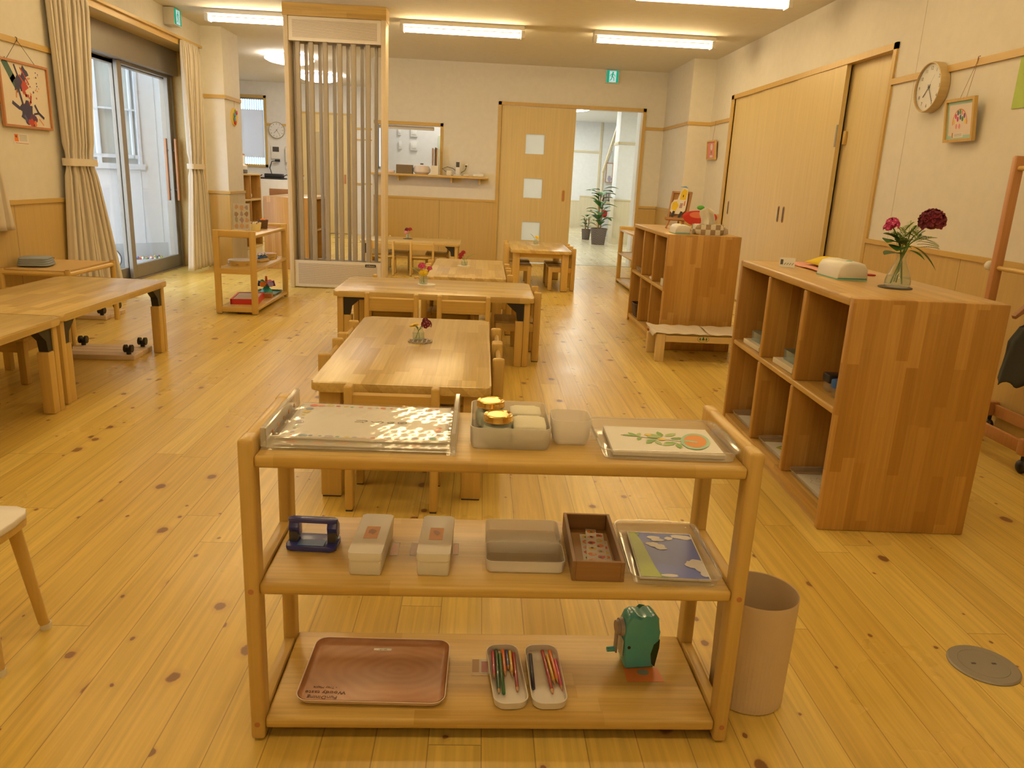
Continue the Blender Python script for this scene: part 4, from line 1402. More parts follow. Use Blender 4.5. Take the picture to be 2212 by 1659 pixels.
# kitchen wall fittings seen through the hatch
for i, (x, z, w, h, lab) in enumerate(((-1.36, 1.83, .05, .10, 'upper narrow white switch plate on the kitchen wall'), (-1.13, 1.83, .11, .13, 'upper square white panel on the kitchen wall'), (-1.35, 1.63, .05, .12, 'lower narrow white switch plate on the kitchen wall'), (-1.13, 1.62, .11, .13, 'lower square white panel with dial on the kitchen wall'))):
    m = MB(); m.box(x - w / 2, x + w / 2, 12.87, 12.90, z - h / 2, z + h / 2, bev=.006); m.box(x - w * .3, x + w * .3, 12.864, 12.87, z - h * .25, z + h * .25, bev=.003)
    one('wall_panel', lab, 'wall panel', m, white, 'kitchen wall panels')
m = MB(); m.box(-.74, -.52, 12.86, 12.90, 1.25, 1.80, plain('pale_green_panel', (.62, .68, .48), .5), .004); m.box(-.70, -.61, 12.852, 12.86, 1.66, 1.72, black); m.box(-.70, -.65, 12.852, 12.86, 1.5, 1.56, grey)
one('switch_panel', 'pale green panel with black display behind the hatch', 'control panel', m, None)
m = MB(); m.box(-1.50, -.72, 11.46, 11.50, 1.80, 1.85, white, .012); one('roll_blind', 'rolled white blind under the top of the hatch', 'blind', m, None)

# ------------------------------------------------------------------ office behind the screen
t = thing('window_blind', 'white blind half covering the office window', 'blind')
MB().box(-4.57, -4.16, 15.30, 15.312, 1.36, 2.22, frosted('blind_cloth', (.85, .84, .86), .9, .6, .8)).build('panel', None, t, smooth=0)
MB().box(-4.58, -4.15, 15.29, 15.32, 2.40, 2.43, grey).build('head_rail', None, t, smooth=0)
t = thing('intercom', 'white intercom monitor on the wall below the office clock', 'intercom', (-3.945, 15.3, 1.46))
MB().box(-.085, .085, -.03, 0, -.11, .12, white, .006).build('case', None, t)
MB().box(-.055, .065, -.033, -.03, .02, .11, dark).build('screen', None, t, smooth=0)
t = thing('wall_telephone', 'white wall telephone handset right of the intercom', 'telephone', (-3.735, 15.3, 1.43))
m = MB(); m.box(-.035, .035, -.03, 0, -.13, .14, bev=.01); m.build('base', grey, t)
m = MB(); m.box(-.026, .026, -.065, -.03, -.14, .15, bev=.014); m.build('handset', cream2, t)
m = MB(); m.tube([(0, -.04, -.14), (-.02, -.05, -.25), (.02, -.05, -.32), (.01, -.01, -.2)], .006, 6); m.build('cord', white, t)
t = thing('office_cabinet', 'white office cabinet with keyhole under the office clock', 'cabinet', (-3.86, 15.0, 0))
MB().box(-.42, .42, -.25, .28, 0, .98, white, .006).build('body', None, t)
MB().box(-.30, .25, -.258, -.25, .1, .93, white, .004).build('door', None, t)
m = MB(); m.prism([(z, x) for x, z in circle(-.26, .88, .02, 12)], -.262, -.258, axis=1); m.box(-.27, -.255, -.262, -.258, .80, .84); m.build('lock', black, t, smooth=0)
t = thing('network_device', 'black office device with cables on the white cabinet', 'device', (-3.86, 14.95, .98))
MB().box(-.33, .17, -.16, .12, 0, .03, black, .006).build('tray', None, t)
MB().box(-.20, .12, -.10, .10, .03, .10, black, .01).build('case', None, t)
m = MB(); m.tube([(-.1, .05, .10), (-.17, .2, .2), (-.15, .27, .32), (-.05, .28, .34)], .009, 6); m.tube([(-.33, 0, .03), (-.25, -.05, .07), (-.38, -.08, .03)], .008, 6); m.tube([(.12, 0, .05), (.2, -.05, .09), (.27, 0, .03)], .008, 6)
m.box(-.09, .0, .27, .30, .32, .36); m.build('cables', black, t)
t = thing('red_box', 'red and white box at the end of the office cabinet', 'box', (-3.46, 14.95, .98))
MB().box(-.08, .10, -.1, .1, 0, .07, white, .006).build('base', None, t)
MB().box(-.06, .09, -.09, .09, .07, .10, red, .006).build('lid', None, t)
# pigeonhole bookcase along the wall beyond the left pillar
t = thing('bookcase', 'tall pigeonhole bookcase standing behind the left pillar', 'bookcase', (-3.45, 10.32, 0))
for nm, a, b in (('side_panel', 0, .025), ('divider', .478, .502), ('side_panel', .955, .98)):
    MB().box(0, .31, a, b, .10, 1.075, cabZ, .004).build(nm, None, t)
for z in (.10, .42, .74, 1.075):
    MB().box(0, .312, -.002 if z > 1 else .025, .982 if z > 1 else .955, z, z + .025, postY, .004).build('shelf_board', None, t)
MB().box(0, .015, .025, .955, .125, 1.075, cabZ).build('back_panel', None, t, smooth=0)
MB().box(0, .30, 0, .98, 0, .10, cream).build('plinth', None, t, smooth=0)
t = thing('desk_printer', 'small grey printer on top of the pigeonhole bookcase', 'printer', (-3.30, 10.62, 1.10))
MB().box(-.14, .13, -.18, .18, 0, .05, dark, .01).build('base', None, t)
m = MB(); m.prism([(.05, -.13), (.05, .13), (.10, .13), (.15, .03), (.15, -.10), (.11, -.13)], -.18, .18, axis=1, mat=cream2, bev=.01); m.build('body', None, t)
m = MB(); m.box(-3.36, -3.33, 10.92, 11.24, 1.10, 1.36, dkwood, .004); m.box(-3.335, -3.328, 10.945, 11.215, 1.13, 1.335, paper); one('small_picture', 'brown framed picture standing behind the printer on the bookcase', 'picture frame', m, None)
m = MB(); m.ball((-3.27, 11.05, .812), (.07, .09, .044), paper, 10, 6); m.ball((-3.22, 10.97, .80), (.045, .05, .030), paper, 8, 6); one('crumpled_paper', 'crumpled white paper in a pigeonhole of the bookcase', 'paper', m, None)
dup(C1, 'cubby cabinet in the office seen past the slatted screen', (-2.08, 10.775, 0), PI)
t = thing('carrot_ornament', 'orange carrot ornament with green top behind the slats', 'ornament', (-2.37, 9.95, .86))
m = MB(); m.lathe([(0, 0), (.012, .01), (.03, .08), (.036, .12), (.02, .145), (0, .15)], 14, mat=plain('carrot_orange', (.80, .22, .10), .6)); m.build('root', None, t)
m = MB()
for k in range(5): m.ball((.012 * math.cos(k * 1.3), .012 * math.sin(k * 1.3), .185 + .006 * k), (.014, .014, .045), green, 8, 6)
m.build('leaves', None, t)
t = thing('office_chair', 'wooden chair with curved back in front of the white office cabinet', 'chair', (-3.10, 12.45, 0))
m = MB(); m.prism([(-.18, -.20), (-.12, -.215), (0, -.222), (.12, -.215), (.18, -.20), (.18, -.185), (.12, -.20), (0, -.207), (-.12, -.20), (-.18, -.185)], .76, .88, mat=dkwood, bev=.004); m.build('backrest', None, t)
MB().box(-.2, .2, -.2, .2, .42, .45, dkwood, .01).build('seat', None, t)
for sx in (-1, 1):
    for sy in (-1, 1):
        m = MB(); m.tube([(sx * .18, sy * .18, 0), (sx * .17, sy * .17, .43)] + ([(sx * .17, -.19, .84)] if sy < 0 else []), .014, 8, dkwood); m.build('leg', None, t)
# ------------------------------------------------------------------ what stands on the nearest open shelf
ZT, ZM, ZB = .6553, .3773, .0543
EPS = .0004
# -- top board: clear acrylic tray with two laminated sheets
t = thing('acrylic_tray', 'clear acrylic tray with tall side walls at the left of the top board', 'tray', (0, 0, ZT))
X0, X1, Y0, Y1 = -.425, -.036, 1.452, 1.745
m = MB(); m.box(X0, X1, Y0, Y1, 0, .005); m.build('base', acrylic, t, smooth=0)
for a, b in ((X0, X0 + .012), (X1 - .012, X1)):
    m = MB()
    m.box(a, b, Y0, Y1, .005, .046, bev=.002, seg=1)
    m.build('side_wall', acrylicW, t, smooth=0)
m = MB(); m.box(X0 + .013, X1 - .013, Y0, Y0 + .004, .0055, .030); m.build('front_lip', acrylicW, t, smooth=0)
m = MB()
for k in range(5): m.tube([(X0 + .0118, Y0 + .05 + .046 * k, .022), (X0 + .0128, Y0 + .05 + .046 * k, .022)], .0048, 10)
m.build('holes', redwood, t, smooth=0)
dots = [plain('dot_red', (.80, .14, .08), .5), plain('dot_blue', (.25, .38, .55), .5), plain('dot_teal', (.22, .45, .40), .5), plain('dot_yellow', (.75, .62, .20), .5), plain('dot_coral', (.82, .36, .25), .5), plain('dot_lilac', (.52, .48, .62), .5)]
sheetM = plain('sheet_paper', (.86, .83, .79), .35)
def dotted_sheet(name, label, x0, x1, y0, y1, z, amp, words):
    t = thing(name, label, 'sheet', (0, 0, z))
    h = lambda x, y: amp * math.sin((x - x0) * 22) * .5 + amp * .6 * math.sin((y - y0) * 26 + x * 9) + amp * 1.1
    m = MB(); nx, ny = 40, 26
    m.grid(lambda u, v: (x0 + (x1 - x0) * u, y0 + (y1 - y0) * v, h(x0 + (x1 - x0) * u, y0 + (y1 - y0) * v)), nx, ny, sheetM)
    m.build('paper', None, t, smooth=80, solid=.0009)
    m = MB()
    def dot(x, y, r, c):
        vs = [(x + r * math.cos(a), y + r * math.sin(a), h(x + r * math.cos(a), y + r * math.sin(a)) + .0010) for a in [2 * PI * k / 12 for k in range(12)]]
        m.poly(vs, c)
    rnd = random.Random(3 if words else 5)
    per = []
    n1, n2 = 17, 9
    for k in range(n1): per += [(x0 + .03 + (x1 - x0 - .06) * k / (n1 - 1), y0 + .018), (x0 + .03 + (x1 - x0 - .06) * k / (n1 - 1), y1 - .018)]
    for k in range(1, n2): per += [(x0 + .022, y0 + .02 + (y1 - y0 - .04) * k / n2), (x1 - .022, y0 + .02 + (y1 - y0 - .04) * k / n2)]
    for x, y in per:
        dot(x + rnd.uniform(-.003, .003), y + rnd.uniform(-.003, .003), rnd.choice([.0035, .0045, .0055, .0065, .0095]), rnd.choice(dots))
    m.build('dots', None, t, smooth=0)
    if words:
        m = MB()
        cx, cy = x0 + .188, y0 + .118
        def pen(pts):
            for (a, b), (c, d) in zip(pts, pts[1:]):
                l = math.hypot(c - a, d - b) or 1e-6
                w = .0011
                nx_, ny_ = -(d - b) / l * w, (c - a) / l * w
                m.poly([(cx + p, cy + q, h(cx + p, cy + q) + .0013) for p, q in ((a + nx_, b + ny_), (a - nx_, b - ny_), (c - nx_, d - ny_), (c + nx_, d + ny_))], dark)
        pen([(-.045, .008), (-.024, .010), (-.020, .004), (-.026, .0)]); pen([(-.047, -.002), (-.03, -.001), (-.028, -.007)])
        pen([(-.012, .006), (-.006, -.002), (.004, .004), (.010, .008), (.016, .002), (.010, -.006)])
        pen([(.040, .004), (.030, .006), (.024, .0), (.028, -.006), (.036, -.005), (.038, .001), (.030, .001)])
        pen([(.062, .005), (.054, .008), (.047, .003), (.049, -.005), (.057, -.007), (.065, -.003), (.066, .004), (.058, .002), (.051, -.001), (.059, -.004)])
        m.build('handwriting', None, t, smooth=0)
    m = MB(); m.grid(lambda u, v: (x0 - .006 + (x1 - x0 + .012) * u, y0 - .006 + (y1 - y0 + .012) * v, h(x0 + (x1 - x0) * u, y0 + (y1 - y0) * v) + .0022 + .00035 * math.sin(u * 60 + v * 9) * math.sin(v * 37)), nx, ny)
    m.build('laminate', film, t, smooth=80)
dotted_sheet('laminated_sheet', 'lower dotted laminated sheet, its front edge showing under the written one', -.402, -.056, 1.466, 1.680, ZT + .0062, .0006, False)
dotted_sheet('laminated_sheet', 'glossy dotted sheet with handwriting lying on top in the acrylic tray', -.404, -.057, 1.490, 1.735, ZT + .0105, .0016, True)

# -- milky bin with jars and towels
t = thing('milky_bin', 'milky plastic bin holding two jars and cream towels', 'bin', (0, 0, ZT))
m = MB(); m.shell(ring_fn(-.008, .158, 1.492, 1.695, .018), [(.004, EPS), (0, .012), (-.001, .047)], .0022); m.build('body', milky, t)
def jar(label, x, y):
    t = thing('glass_jar', label, 'jar', (x, y, ZT + .0032), 0, 'gold lidded jars')
    m = MB(); m.lathe([(0, 0), (.029, 0), (.033, .004), (.0345, .018), (.034, .032), (.030, .042), (.0285, .047), (.0265, .047), (.028, .041), (.032, .032), (.0325, .018), (.031, .005), (0, .003)], 28); m.build('glass', jarM, t)
    m = MB(); m.lathe([(0, .0035), (.030, .0055), (.0318, .018), (.0315, .030), (.0285, .038), (0, .039)], 24); m.build('paste', plain('pale_paste', (.78, .80, .72), .5), t)
    m = MB(); m.lathe([(.0, .0605), (.022, .0605), (.024, .0590), (.0285, .0615), (.0305, .0605), (.0312, .057), (.0312, .050), (.0318, .0485), (.0312, .047), (.029, .047)], 36); m.build('lid', gold, t)
jar('gold lidded jar at the front of the milky bin', .049, 1.538)
jar('gold lidded jar at the back of the milky bin', .034, 1.640)
def towel_mesh(x, y, w, d, h, seed):
    rnd = random.Random(seed)
    m = MB()
    n = 4
    for k in range(n):
        z0 = ZT + .004 + h * k / n
        m.prism(rrect(x - w / 2 + rnd.uniform(0, .004), x + w / 2 - rnd.uniform(0, .004), y - d / 2 + rnd.uniform(0, .006), y + d / 2 - rnd.uniform(0, .004), .012), z0, z0 + h / n * .97, bev=h / n * .42)
    return m
tag(towel_mesh(.114, 1.548, .072, .088, .043, 1).build('towel', towel, smooth=80), 'folded cream towel at the front of the milky bin', 'towel', 'cream folded towels')
tag(towel_mesh(.112, 1.642, .072, .075, .040, 2).build('towel', towel, smooth=80), 'folded cream towel at the back of the milky bin', 'towel', 'cream folded towels')
m = MB(); m.shell(ring_fn(.163, .249, 1.525, 1.612, .02), [(.012, 0), (.004, .012), (0, .056)], .002)
tag(m.build('milky_box', milky, loc=(0, 0, ZT + EPS)), 'small empty milky box between the jar bin and clear tray', 'box')

# -- clear trays
def clear_tray(name, label, x0, x1, y0, y1, z, hgt=.024, rz=0., handles='y'):
    cx, cy = (x0 + x1) / 2, (y0 + y1) / 2
    t = thing(name, label, 'tray', (cx, cy, z), rz, 'clear plastic picture trays')
    hx, hy = (x1 - x0) / 2, (y1 - y0) / 2
    m = MB(); m.shell(ring_fn(-hx, hx, -hy, hy, .026), [(.016, EPS), (.010, .003), (.004, hgt - .003), (0, hgt)], .0016); m.build('body', pvc, t)
    m = MB()
    pts = [(u, v, hgt) for u, v in rrect(-hx, hx, -hy, hy, .026, 6)]
    m.tube(pts + [pts[0]], .0019, 6); m.build('rim', pvc, t)
    for s in (-1, 1):
        m = MB()
        if handles == 'y': m.box(-hx * .45, hx * .45, min(s * hy, s * (hy + .004)), max(s * hy, s * (hy + .004)), hgt - .002, hgt + .002, bev=.0012, seg=1)
        else: m.box(min(s * hx, s * (hx + .006)), max(s * hx, s * (hx + .006)), -hy * .45, hy * .45, hgt - .002, hgt + .002, bev=.0012, seg=1)
        m.build('grip', pvc, t)
    return t
clear_tray('clear_tray', 'clear tray with the plant card on the top board', .256, .548, 1.443, 1.660, ZT, .025, 0, 'x')
t = thing('picture_card', 'white card with green leaves and orange oval in the clear tray', 'card', (.406, 1.556, ZT + .0025), R(-1.5))
m = MB(); m.box(-.117, .117, -.084, .084, 0, .009, paper, .0008, 1); m.build('card_stack', None, t, smooth=0)
I = Matrix.Identity(4)
m = MB(); z = .0096
lf = [plain('art_leaf', (.22, .40, .12), .6), plain('art_leaf_pale', (.38, .52, .24), .6)]
stroke(m, [(-.085, .022), (.060, -.012)], .003, plain('art_stem', (.16, .18, .10), .6), I, z)
def aleaf(x, y, a, l, c, zz):
    ca, sa = math.cos(a), math.sin(a)
    p = [(0, 0), (.3, .2), (.7, .18), (1, 0), (.7, -.18), (.3, -.2)]
    m.poly([(x + l * (u * ca - v * sa), y + l * (u * sa + v * ca), zz) for u, v in p], lf[c])
k = 0
for x, y, a, l in ((-.05, .016, 2.2, .03), (-.05, .016, 1.2, .026), (-.045, .012, -1.9, .025), (-.03, .01, .6, .03), (-.06, .018, 2.9, .022), (.005, .018, 2.6, .034), (.005, .02, 1.7, .034), (.012, .022, .7, .038), (.02, .008, .2, .034), (.0, .012, 3.0, .03), (-.02, -.005, -2.2, .032), (-.015, -.008, -1.3, .03), (-.01, -.004, -2.9, .028), (.025, -.02, -2.6, .036), (.03, -.022, -1.6, .032), (.035, -.02, -.7, .038), (.03, -.018, -3.0, .03)):
    aleaf(x, y, a, l, k % 2, z + .0002 + k * .00002); k += 1
shape(m, circle(-.025, .028, .009, 10, .007), plain('art_flower', (.82, .62, .14), .6), I, z + .0008); shape(m, circle(.0, .0, .009, 10, .007), plain('art_flower', (.82, .62, .14), .6), I, z + .0008)
ov = lambda s: [(.072 + s * (.022 * math.cos(a) * 1.25 + .016 * math.sin(a)), -.005 + s * (.050 * math.sin(a) - .010 * math.cos(a))) for a in [2 * PI * i / 24 for i in range(24)]]
shape(m, ov(1.05), plain('art_mint', (.36, .60, .46), .6), I, z + .001); shape(m, ov(.83), plain('art_orange', (.72, .30, .08), .6), I, z + .0013)
stroke(m, [(.045, -.004), (.072, -.012)], .009, plain('art_mint', (.36, .60, .46), .6), I, z + .0016)
m.build('drawing', None, t, smooth=0)

# -- middle board
t = thing('hole_punch', 'dark blue two hole punch on the middle board', 'hole punch', (-.355, 1.592, ZM), R(-3))
m = MB(); m.prism(rrect(-.056, .056, -.034, .034, .012), .0005, .012, mat=blue, bev=.004); m.build('base_plate', None, t)
for s in (-1, 1):
    m = MB(); m.prism([(s * .052, -.012), (s * .052, .018), (s * .034, .018), (s * .034, -.012)][::s], .012, .036, mat=dark, bev=.002); m.tube([(s * .043, .0, .012), (s * .043, .0, .05)], .004, 10, chrome); m.build('punch_head', None, t)
    m = MB(); m.prism([(.018, .024), (.046, .024), (.060, .010), (.060, -.002), (.046, -.010), (.030, -.006), (.018, .010)], s * .043 - .011, s * .043 + .011, axis=0, mat=blue, bev=.002, M=Matrix(((1, 0, 0, 0), (0, 0, 1, 0), (0, 1, 0, 0), (0, 0, 0, 1)))); m.build('lever_side', None, t)
m = MB(); m.prism(rrect(-.055, .055, -.010, .010, .008), .058, .066, mat=blue, bev=.003); m.build('handle_bar', None, t)
m = MB(); m.box(-.03, .03, -.03, -.0, .012, .0135, blue2, .001, 1); m.build('guide_plate', None, t)

stk = plain('orange_sticker', (.74, .34, .10), .5)
def label_box(label, x0, x1, y0, y1, rz):
    cx, cy = (x0 + x1) / 2, (y0 + y1) / 2
    hx, hy = (x1 - x0) / 2, (y1 - y0) / 2
    t = thing('milky_case', label, 'case', (cx, cy, ZM + EPS), rz, 'milky cases with orange stickers')
    m = MB(); m.shell(ring_fn(-hx + .0015, hx - .0015, -hy + .0015, hy - .0015, .006), [(.002, 0), (0, .004), (0, .034)], .0018); m.build('base', milky2, t)
    m = MB(); m.prism(rrect(-hx, hx, -hy, hy, .007), .034, .052, bev=.003); m.build('lid', milky2, t)
    m = MB(); m.box(-.015, .015, -.028, .030, .0522, .0526, stk); m.poly(blob2(.0, .004, .008, .0530), plain('sticker_print', (.42, .20, .06), .5)); m.build('sticker', None, t, smooth=0)
    m = MB(); m.box(-hx + .008, hx - .008, -hy + .03, hy - .05, .003, .012, stk); m.build('contents', None, t, smooth=0)
def blob2(cx, cy, r, z):
    return [(x, y, z) for x, y in blob(cx, cy, r, 10, .3, 1.4)]
label_box('milky case with orange sticker beside the blue punch', -.254, -.183, 1.458, 1.652, R(-1.5))
label_box('milky case with orange sticker beside the open milky tubs', -.112, -.041, 1.462, 1.650, R(-1))
for x, y, w, h, c, lab in ((-.171, 1.582, .018, .062, plain('tape_photo_red', (.62, .28, .14), .35), 'taped photo label sticking out right of the first milky case'), (-.126, 1.584, .020, .060, plain('tape_photo_brown', (.40, .20, .11), .35), 'taped photo label left of the second milky case'), (-.033, 1.588, .012, .056, plain('tape_photo_red', (.62, .28, .14), .35), 'narrow taped label right of the second milky case')):
    m = MB(); m.box(x - w / 2, x + w / 2, y - h / 2, y + h / 2, ZM, ZM + .0003, paper); m.box(x - w * .40, x + w * .40, y - h * .45, y + h * .45, ZM + .0003, ZM + .0005, c)
    tag(m.build('photo_label', None, smooth=0), lab, 'label', 'photo labels taped to the middle board')
for lab, y0, y1 in (('open milky tub at the front of the pair', 1.478, 1.572), ('open milky tub at the back of the pair', 1.578, 1.690)):
    m = MB(); m.shell(ring_fn(.033, .206, y0, y1, .016), [(.008, 0), (.003, .004), (0, .030)], .0018)
    tag(m.build('milky_tub', milky, loc=(0, 0, ZM + EPS)), lab + ' on the middle board', 'tub', 'open milky tubs')
t = thing('wooden_box', 'open brown wooden box with sticker strips on the middle board', 'box', (.2755, 1.578, ZM + EPS), R(-1.))
hx, hy, hh = .056, .122, .046
bw = veneer('box_wood', 1, (.29, .165, .07), .45, .85, 1.12)
bw2 = veneer('box_wood_end', 0, (.33, .175, .07), .45, .85, 1.12)
for s in (-1, 1):
    MB().box(min(s * hx, s * (hx - .008)), max(s * hx, s * (hx - .008)), -hy, hy, 0, hh, bw, .001, 1).build('long_side', None, t)
    MB().box(-hx + .008, hx - .008, min(s * hy, s * (hy - .008)), max(s * hy, s * (hy - .008)), 0, hh, bw2, .001, 1).build('short_side', None, t)
MB().box(-hx + .008, hx - .008, -hy + .008, hy - .008, .001, .006, veneer('box_base', 1, (.48, .29, .12), .45), .0).build('bottom', None, t, smooth=0)
strip_cols = [orange, plain('s_yel', (.80, .55, .12), .5), plain('s_red', (.75, .10, .08), .5), plain('s_pink', (.85, .45, .38), .5), dark]
for i, (x, y, a, ln, z, lab) in enumerate(((.268, 1.585, -3, .160, .0067, 'lowest sticker strip, its left edge showing under the others'), (.298, 1.590, -4, .160, .0082, 'middle sticker strip lying right of the top one'), (.306, 1.562, -1.5, .140, .0074, 'rightmost white sticker strip in the brown box'), (.280, 1.602, -6, .172, .0098, 'topmost sticker strip with orange and red pictures'))):
    t = thing('sticker_strip', lab, 'stickers', (x, y, ZM + z), R(a), 'sticker strips in the brown box')
    m = MB(); m.box(-.0125, .0125, -ln / 2, ln / 2, 0, .0006, paper)
    rnd = random.Random(i)
    for k in range(6):
        yy = -ln / 2 + ln * (k + .5) / 6
        shape(m, [(p, q) for p, q in blob(0, yy, .0088, 9, .25, .95)], strip_cols[(k + i) % 4], I, .0009)
        shape(m, [(p, q) for p, q in blob(rnd.uniform(-.004, .004), yy + rnd.uniform(-.003, .003), .0038, 7, .3)], rnd.choice([paper, green, strip_cols[1], dark]), I, .0012)
    m.build('strip', None, t, smooth=0)
clear_tray('clear_tray', 'clear tray with the blue sky picture on the middle board', .343, .543, 1.432, 1.712, ZM, .024, R(-2))
t = thing('sky_picture', 'picture of blue sky with clouds and green hill in the clear tray', 'picture', (.449, 1.572, ZM + .0035), R(-3))
hx, hy = .077, .110
m = MB(); m.box(-hx, hx, -hy, hy, 0, .004, paper); z = .0045
skyc = plain('print_sky', (.125, .175, .62), .35); cl = plain('print_cloud', (.72, .70, .76), .35); hill = plain('print_hill', (.36, .46, .04), .35); hill2 = plain('print_hill_dark', (.15, .32, .05), .35)
e = .003
shape(m, [(-hx + e, -hy + e), (hx - e, -hy + e), (hx - e, hy - e), (-hx + e, hy - e)], skyc, I, z)
shape(m, [(-hx + e, -hy + e), (-hx + .048, -hy + e), (-hx + .040, -hy + .05), (-hx + .034, .0), (-hx + .030, .05), (-hx + .022, hy - .02), (-hx + .016, hy - e), (-hx + e, hy - e)], hill, I, z + .0004)
shape(m, [(-hx + .047, -hy + e), (-hx + .066, -hy + e), (-hx + .045, -hy + .024)], hill2, I, z + .0006); shape(m, [(-hx + .022, hy - .02), (-hx + .03, hy - .012), (-hx + .018, hy - e), (-hx + .016, hy - e)], hill2, I, z + .0006)
for x, y, r, q in ((-.018, .082, .016, .5), (-.010, .070, .016, .5), (-.026, .048, .016, .55), (-.014, .040, .018, .5), (-.008, .028, .014, .5), (.018, .080, .010, .8), (.045, .092, .020, .5), (.058, .088, .018, .6), (.055, -.045, .022, .8), (.066, -.062, .016, 1.), (.070, -.085, .012, 1.2), (.060, -.030, .014, .8), (-.01, -.098, .018, .35)):
    p = [(max(-hx + e, min(hx - e, a)), max(-hy + e, min(hy - e, b))) for a, b in blob(x, y, r, 14, .16, q)]
    shape(m, p, cl, I, z + .0007 + random.random() * .0003)
m.build('print', None, t, smooth=0)

# -- bottom board
t = thing('wooden_tray', 'wood grain printed tray with pale underside and small lettering on the bottom board', 'tray', (-.2095, 1.572, ZB), R(-.8))
hx, hy = .166, .121
m = MB(); m.shell(ring_fn(-hx, hx, -hy, hy, .030, 8), [(.014, EPS), (.004, .010), (0, .0185)], .0022, plain('tray_underside', (.80, .62, .52), .4)); m.build('body', None, t)
m = MB(); f = ring_fn(-hx + .003, hx - .003, -hy + .003, hy - .003, .028, 8)
rg = [f(.0005, .0184), f(.004, .0110), f(.012, .0045)]
n = len(rg[0]); vs = [p for r_ in rg for p in r_]
m._faces(vs, [(i * n + k, i * n + (k + 1) % n, (i + 1) * n + (k + 1) % n, (i + 1) * n + k) for i in range(2) for k in range(n)] + [tuple(range(2 * n, 3 * n))], None)
m.build('printed_face', ringwood('tray_print', (.36, .15, .07), (.58, .31, .15)), t, smooth=50)
m = MB()
Mt = Matrix.Translation((-.110, -.075, .0052)) @ Matrix.Rotation(PI, 4, 'Z')
inkM = plain('tray_ink', (.12, .05, .03), .5)
text_faces(m, 'FunDining', .0145, inkM, Mt @ Matrix.Translation((0, .016, 0)), squash=1.15)
text_faces(m, 'Woody taste', .0150, inkM, Mt @ Matrix.Translation((-.004, -.001, 0)), squash=1.15)
text_faces(m, '- Tray Maple', .0095, inkM, Mt @ Matrix.Translation((.0, -.018, 0)), squash=1.1)
m.build('lettering', None, t, smooth=0)
m = MB(); m.box(-.022, .022, .088, .097, .0048, .0053, paper); text_faces(m, 'W-171', .0075, dark, Matrix.Translation((0, .0925, .0056)) @ Matrix.Rotation(PI, 4, 'Z')); m.build('name_sticker', None, t, smooth=0)

def pencil_tray(label, cx, cy, hx, hy, rz):
    t = thing('pencil_tray', label, 'tray', (cx, cy, ZB + EPS), rz, 'white pencil trays')
    m = MB(); m.shell(ring_fn(-hx, hx, -hy, hy, .028, 8), [(.006, 0), (.002, .004), (0, .020)], .0022); m.build('body', frosted('tray_white', (.93, .88, .82), .96, .1, .35), t)
pencil_tray('white pencil tray with green and orange pencils, left of the pair', .0945, 1.562, .040, .112, R(5))
pencil_tray('white pencil tray with dark red and pink pencils, right of the pair', .1865, 1.564, .041, .112, R(2))
pw = plain('pencil_wood', (.66, .40, .20), .6)
PC = {'pink': (.66, .08, .16), 'dark_green': (.02, .10, .03), 'green': (.04, .17, .05), 'orange': (.86, .20, .02), 'blue': (.05, .07, .24), 'yellow': (.82, .50, .03), 'red': (.42, .015, .02), 'navy': (.025, .03, .09), 'bright_pink': (.72, .07, .20)}
PCM = {k: plain('pencil_' + k, v, .3, coat=.3) for k, v in PC.items()}
def pencil(label, c, a, b, z):
    """A lies at the blunt end, B at the sharpened tip"""
    A = Vector((a[0], a[1], z)); B = Vector((b[0], b[1], z)); d = (B - A); ln = d.length
    t = thing('coloured_pencil', label, 'pencil', (a[0], a[1], z), math.atan2(d.y, d.x), 'coloured pencils in the white trays')
    r = .0042
    m = MB(); m.tube([(0, 0, 0), (.0015, 0, 0), (ln - .017, 0, 0)], [r * .85, r, r], 10, PCM[c]); m.build('barrel', None, t)
    m = MB(); m.tube([(ln - .0172, 0, 0), (ln - .005, 0, 0)], [r * .98, .0013], 10, pw); m.tube([(ln - .005, 0, 0), (ln, 0, 0)], [.0013, .0003], 8, PCM[c]); m.build('sharpened_tip', None, t)
zp = ZB + .0076
for lab, c, a, b in (('short pinkish red pencil at the left edge of the left tray', 'pink', (.064, 1.660), (.066, 1.552)),
                     ('long dark green pencil, second from the left edge of the left tray', 'dark_green', (.0722, 1.667), (.0765, 1.497)),
                     ('long green pencil pointing away in the left tray', 'green', (.0875, 1.500), (.0805, 1.667)),
                     ('orange pencil near the middle of the left tray', 'orange', (.089, 1.667), (.0930, 1.562)),
                     ('short blue pencil between orange and yellow in the left tray', 'blue', (.0980, 1.665), (.1010, 1.585)),
                     ('yellow pencil beside the dark red one in the left tray', 'yellow', (.1062, 1.662), (.1095, 1.562)),
                     ('dark red pencil, rightmost in the left tray', 'red', (.1152, 1.655), (.1195, 1.505)),
                     ('navy pencil alone at the left side of the right tray', 'navy', (.1570, 1.520), (.1575, 1.668)),
                     ('long dark red pencil in the right tray', 'red', (.1880, 1.668), (.2005, 1.500)),
                     ('yellow pencil beside the dark red one in the right tray', 'yellow', (.1985, 1.648), (.2080, 1.532)),
                     ('orange pencil in the right tray', 'orange', (.2065, 1.668), (.2160, 1.540)),
                     ('bright pink pencil against the right side of the right tray', 'bright_pink', (.2172, 1.632), (.2235, 1.512))):
    pencil(lab, c, a, b, zp)
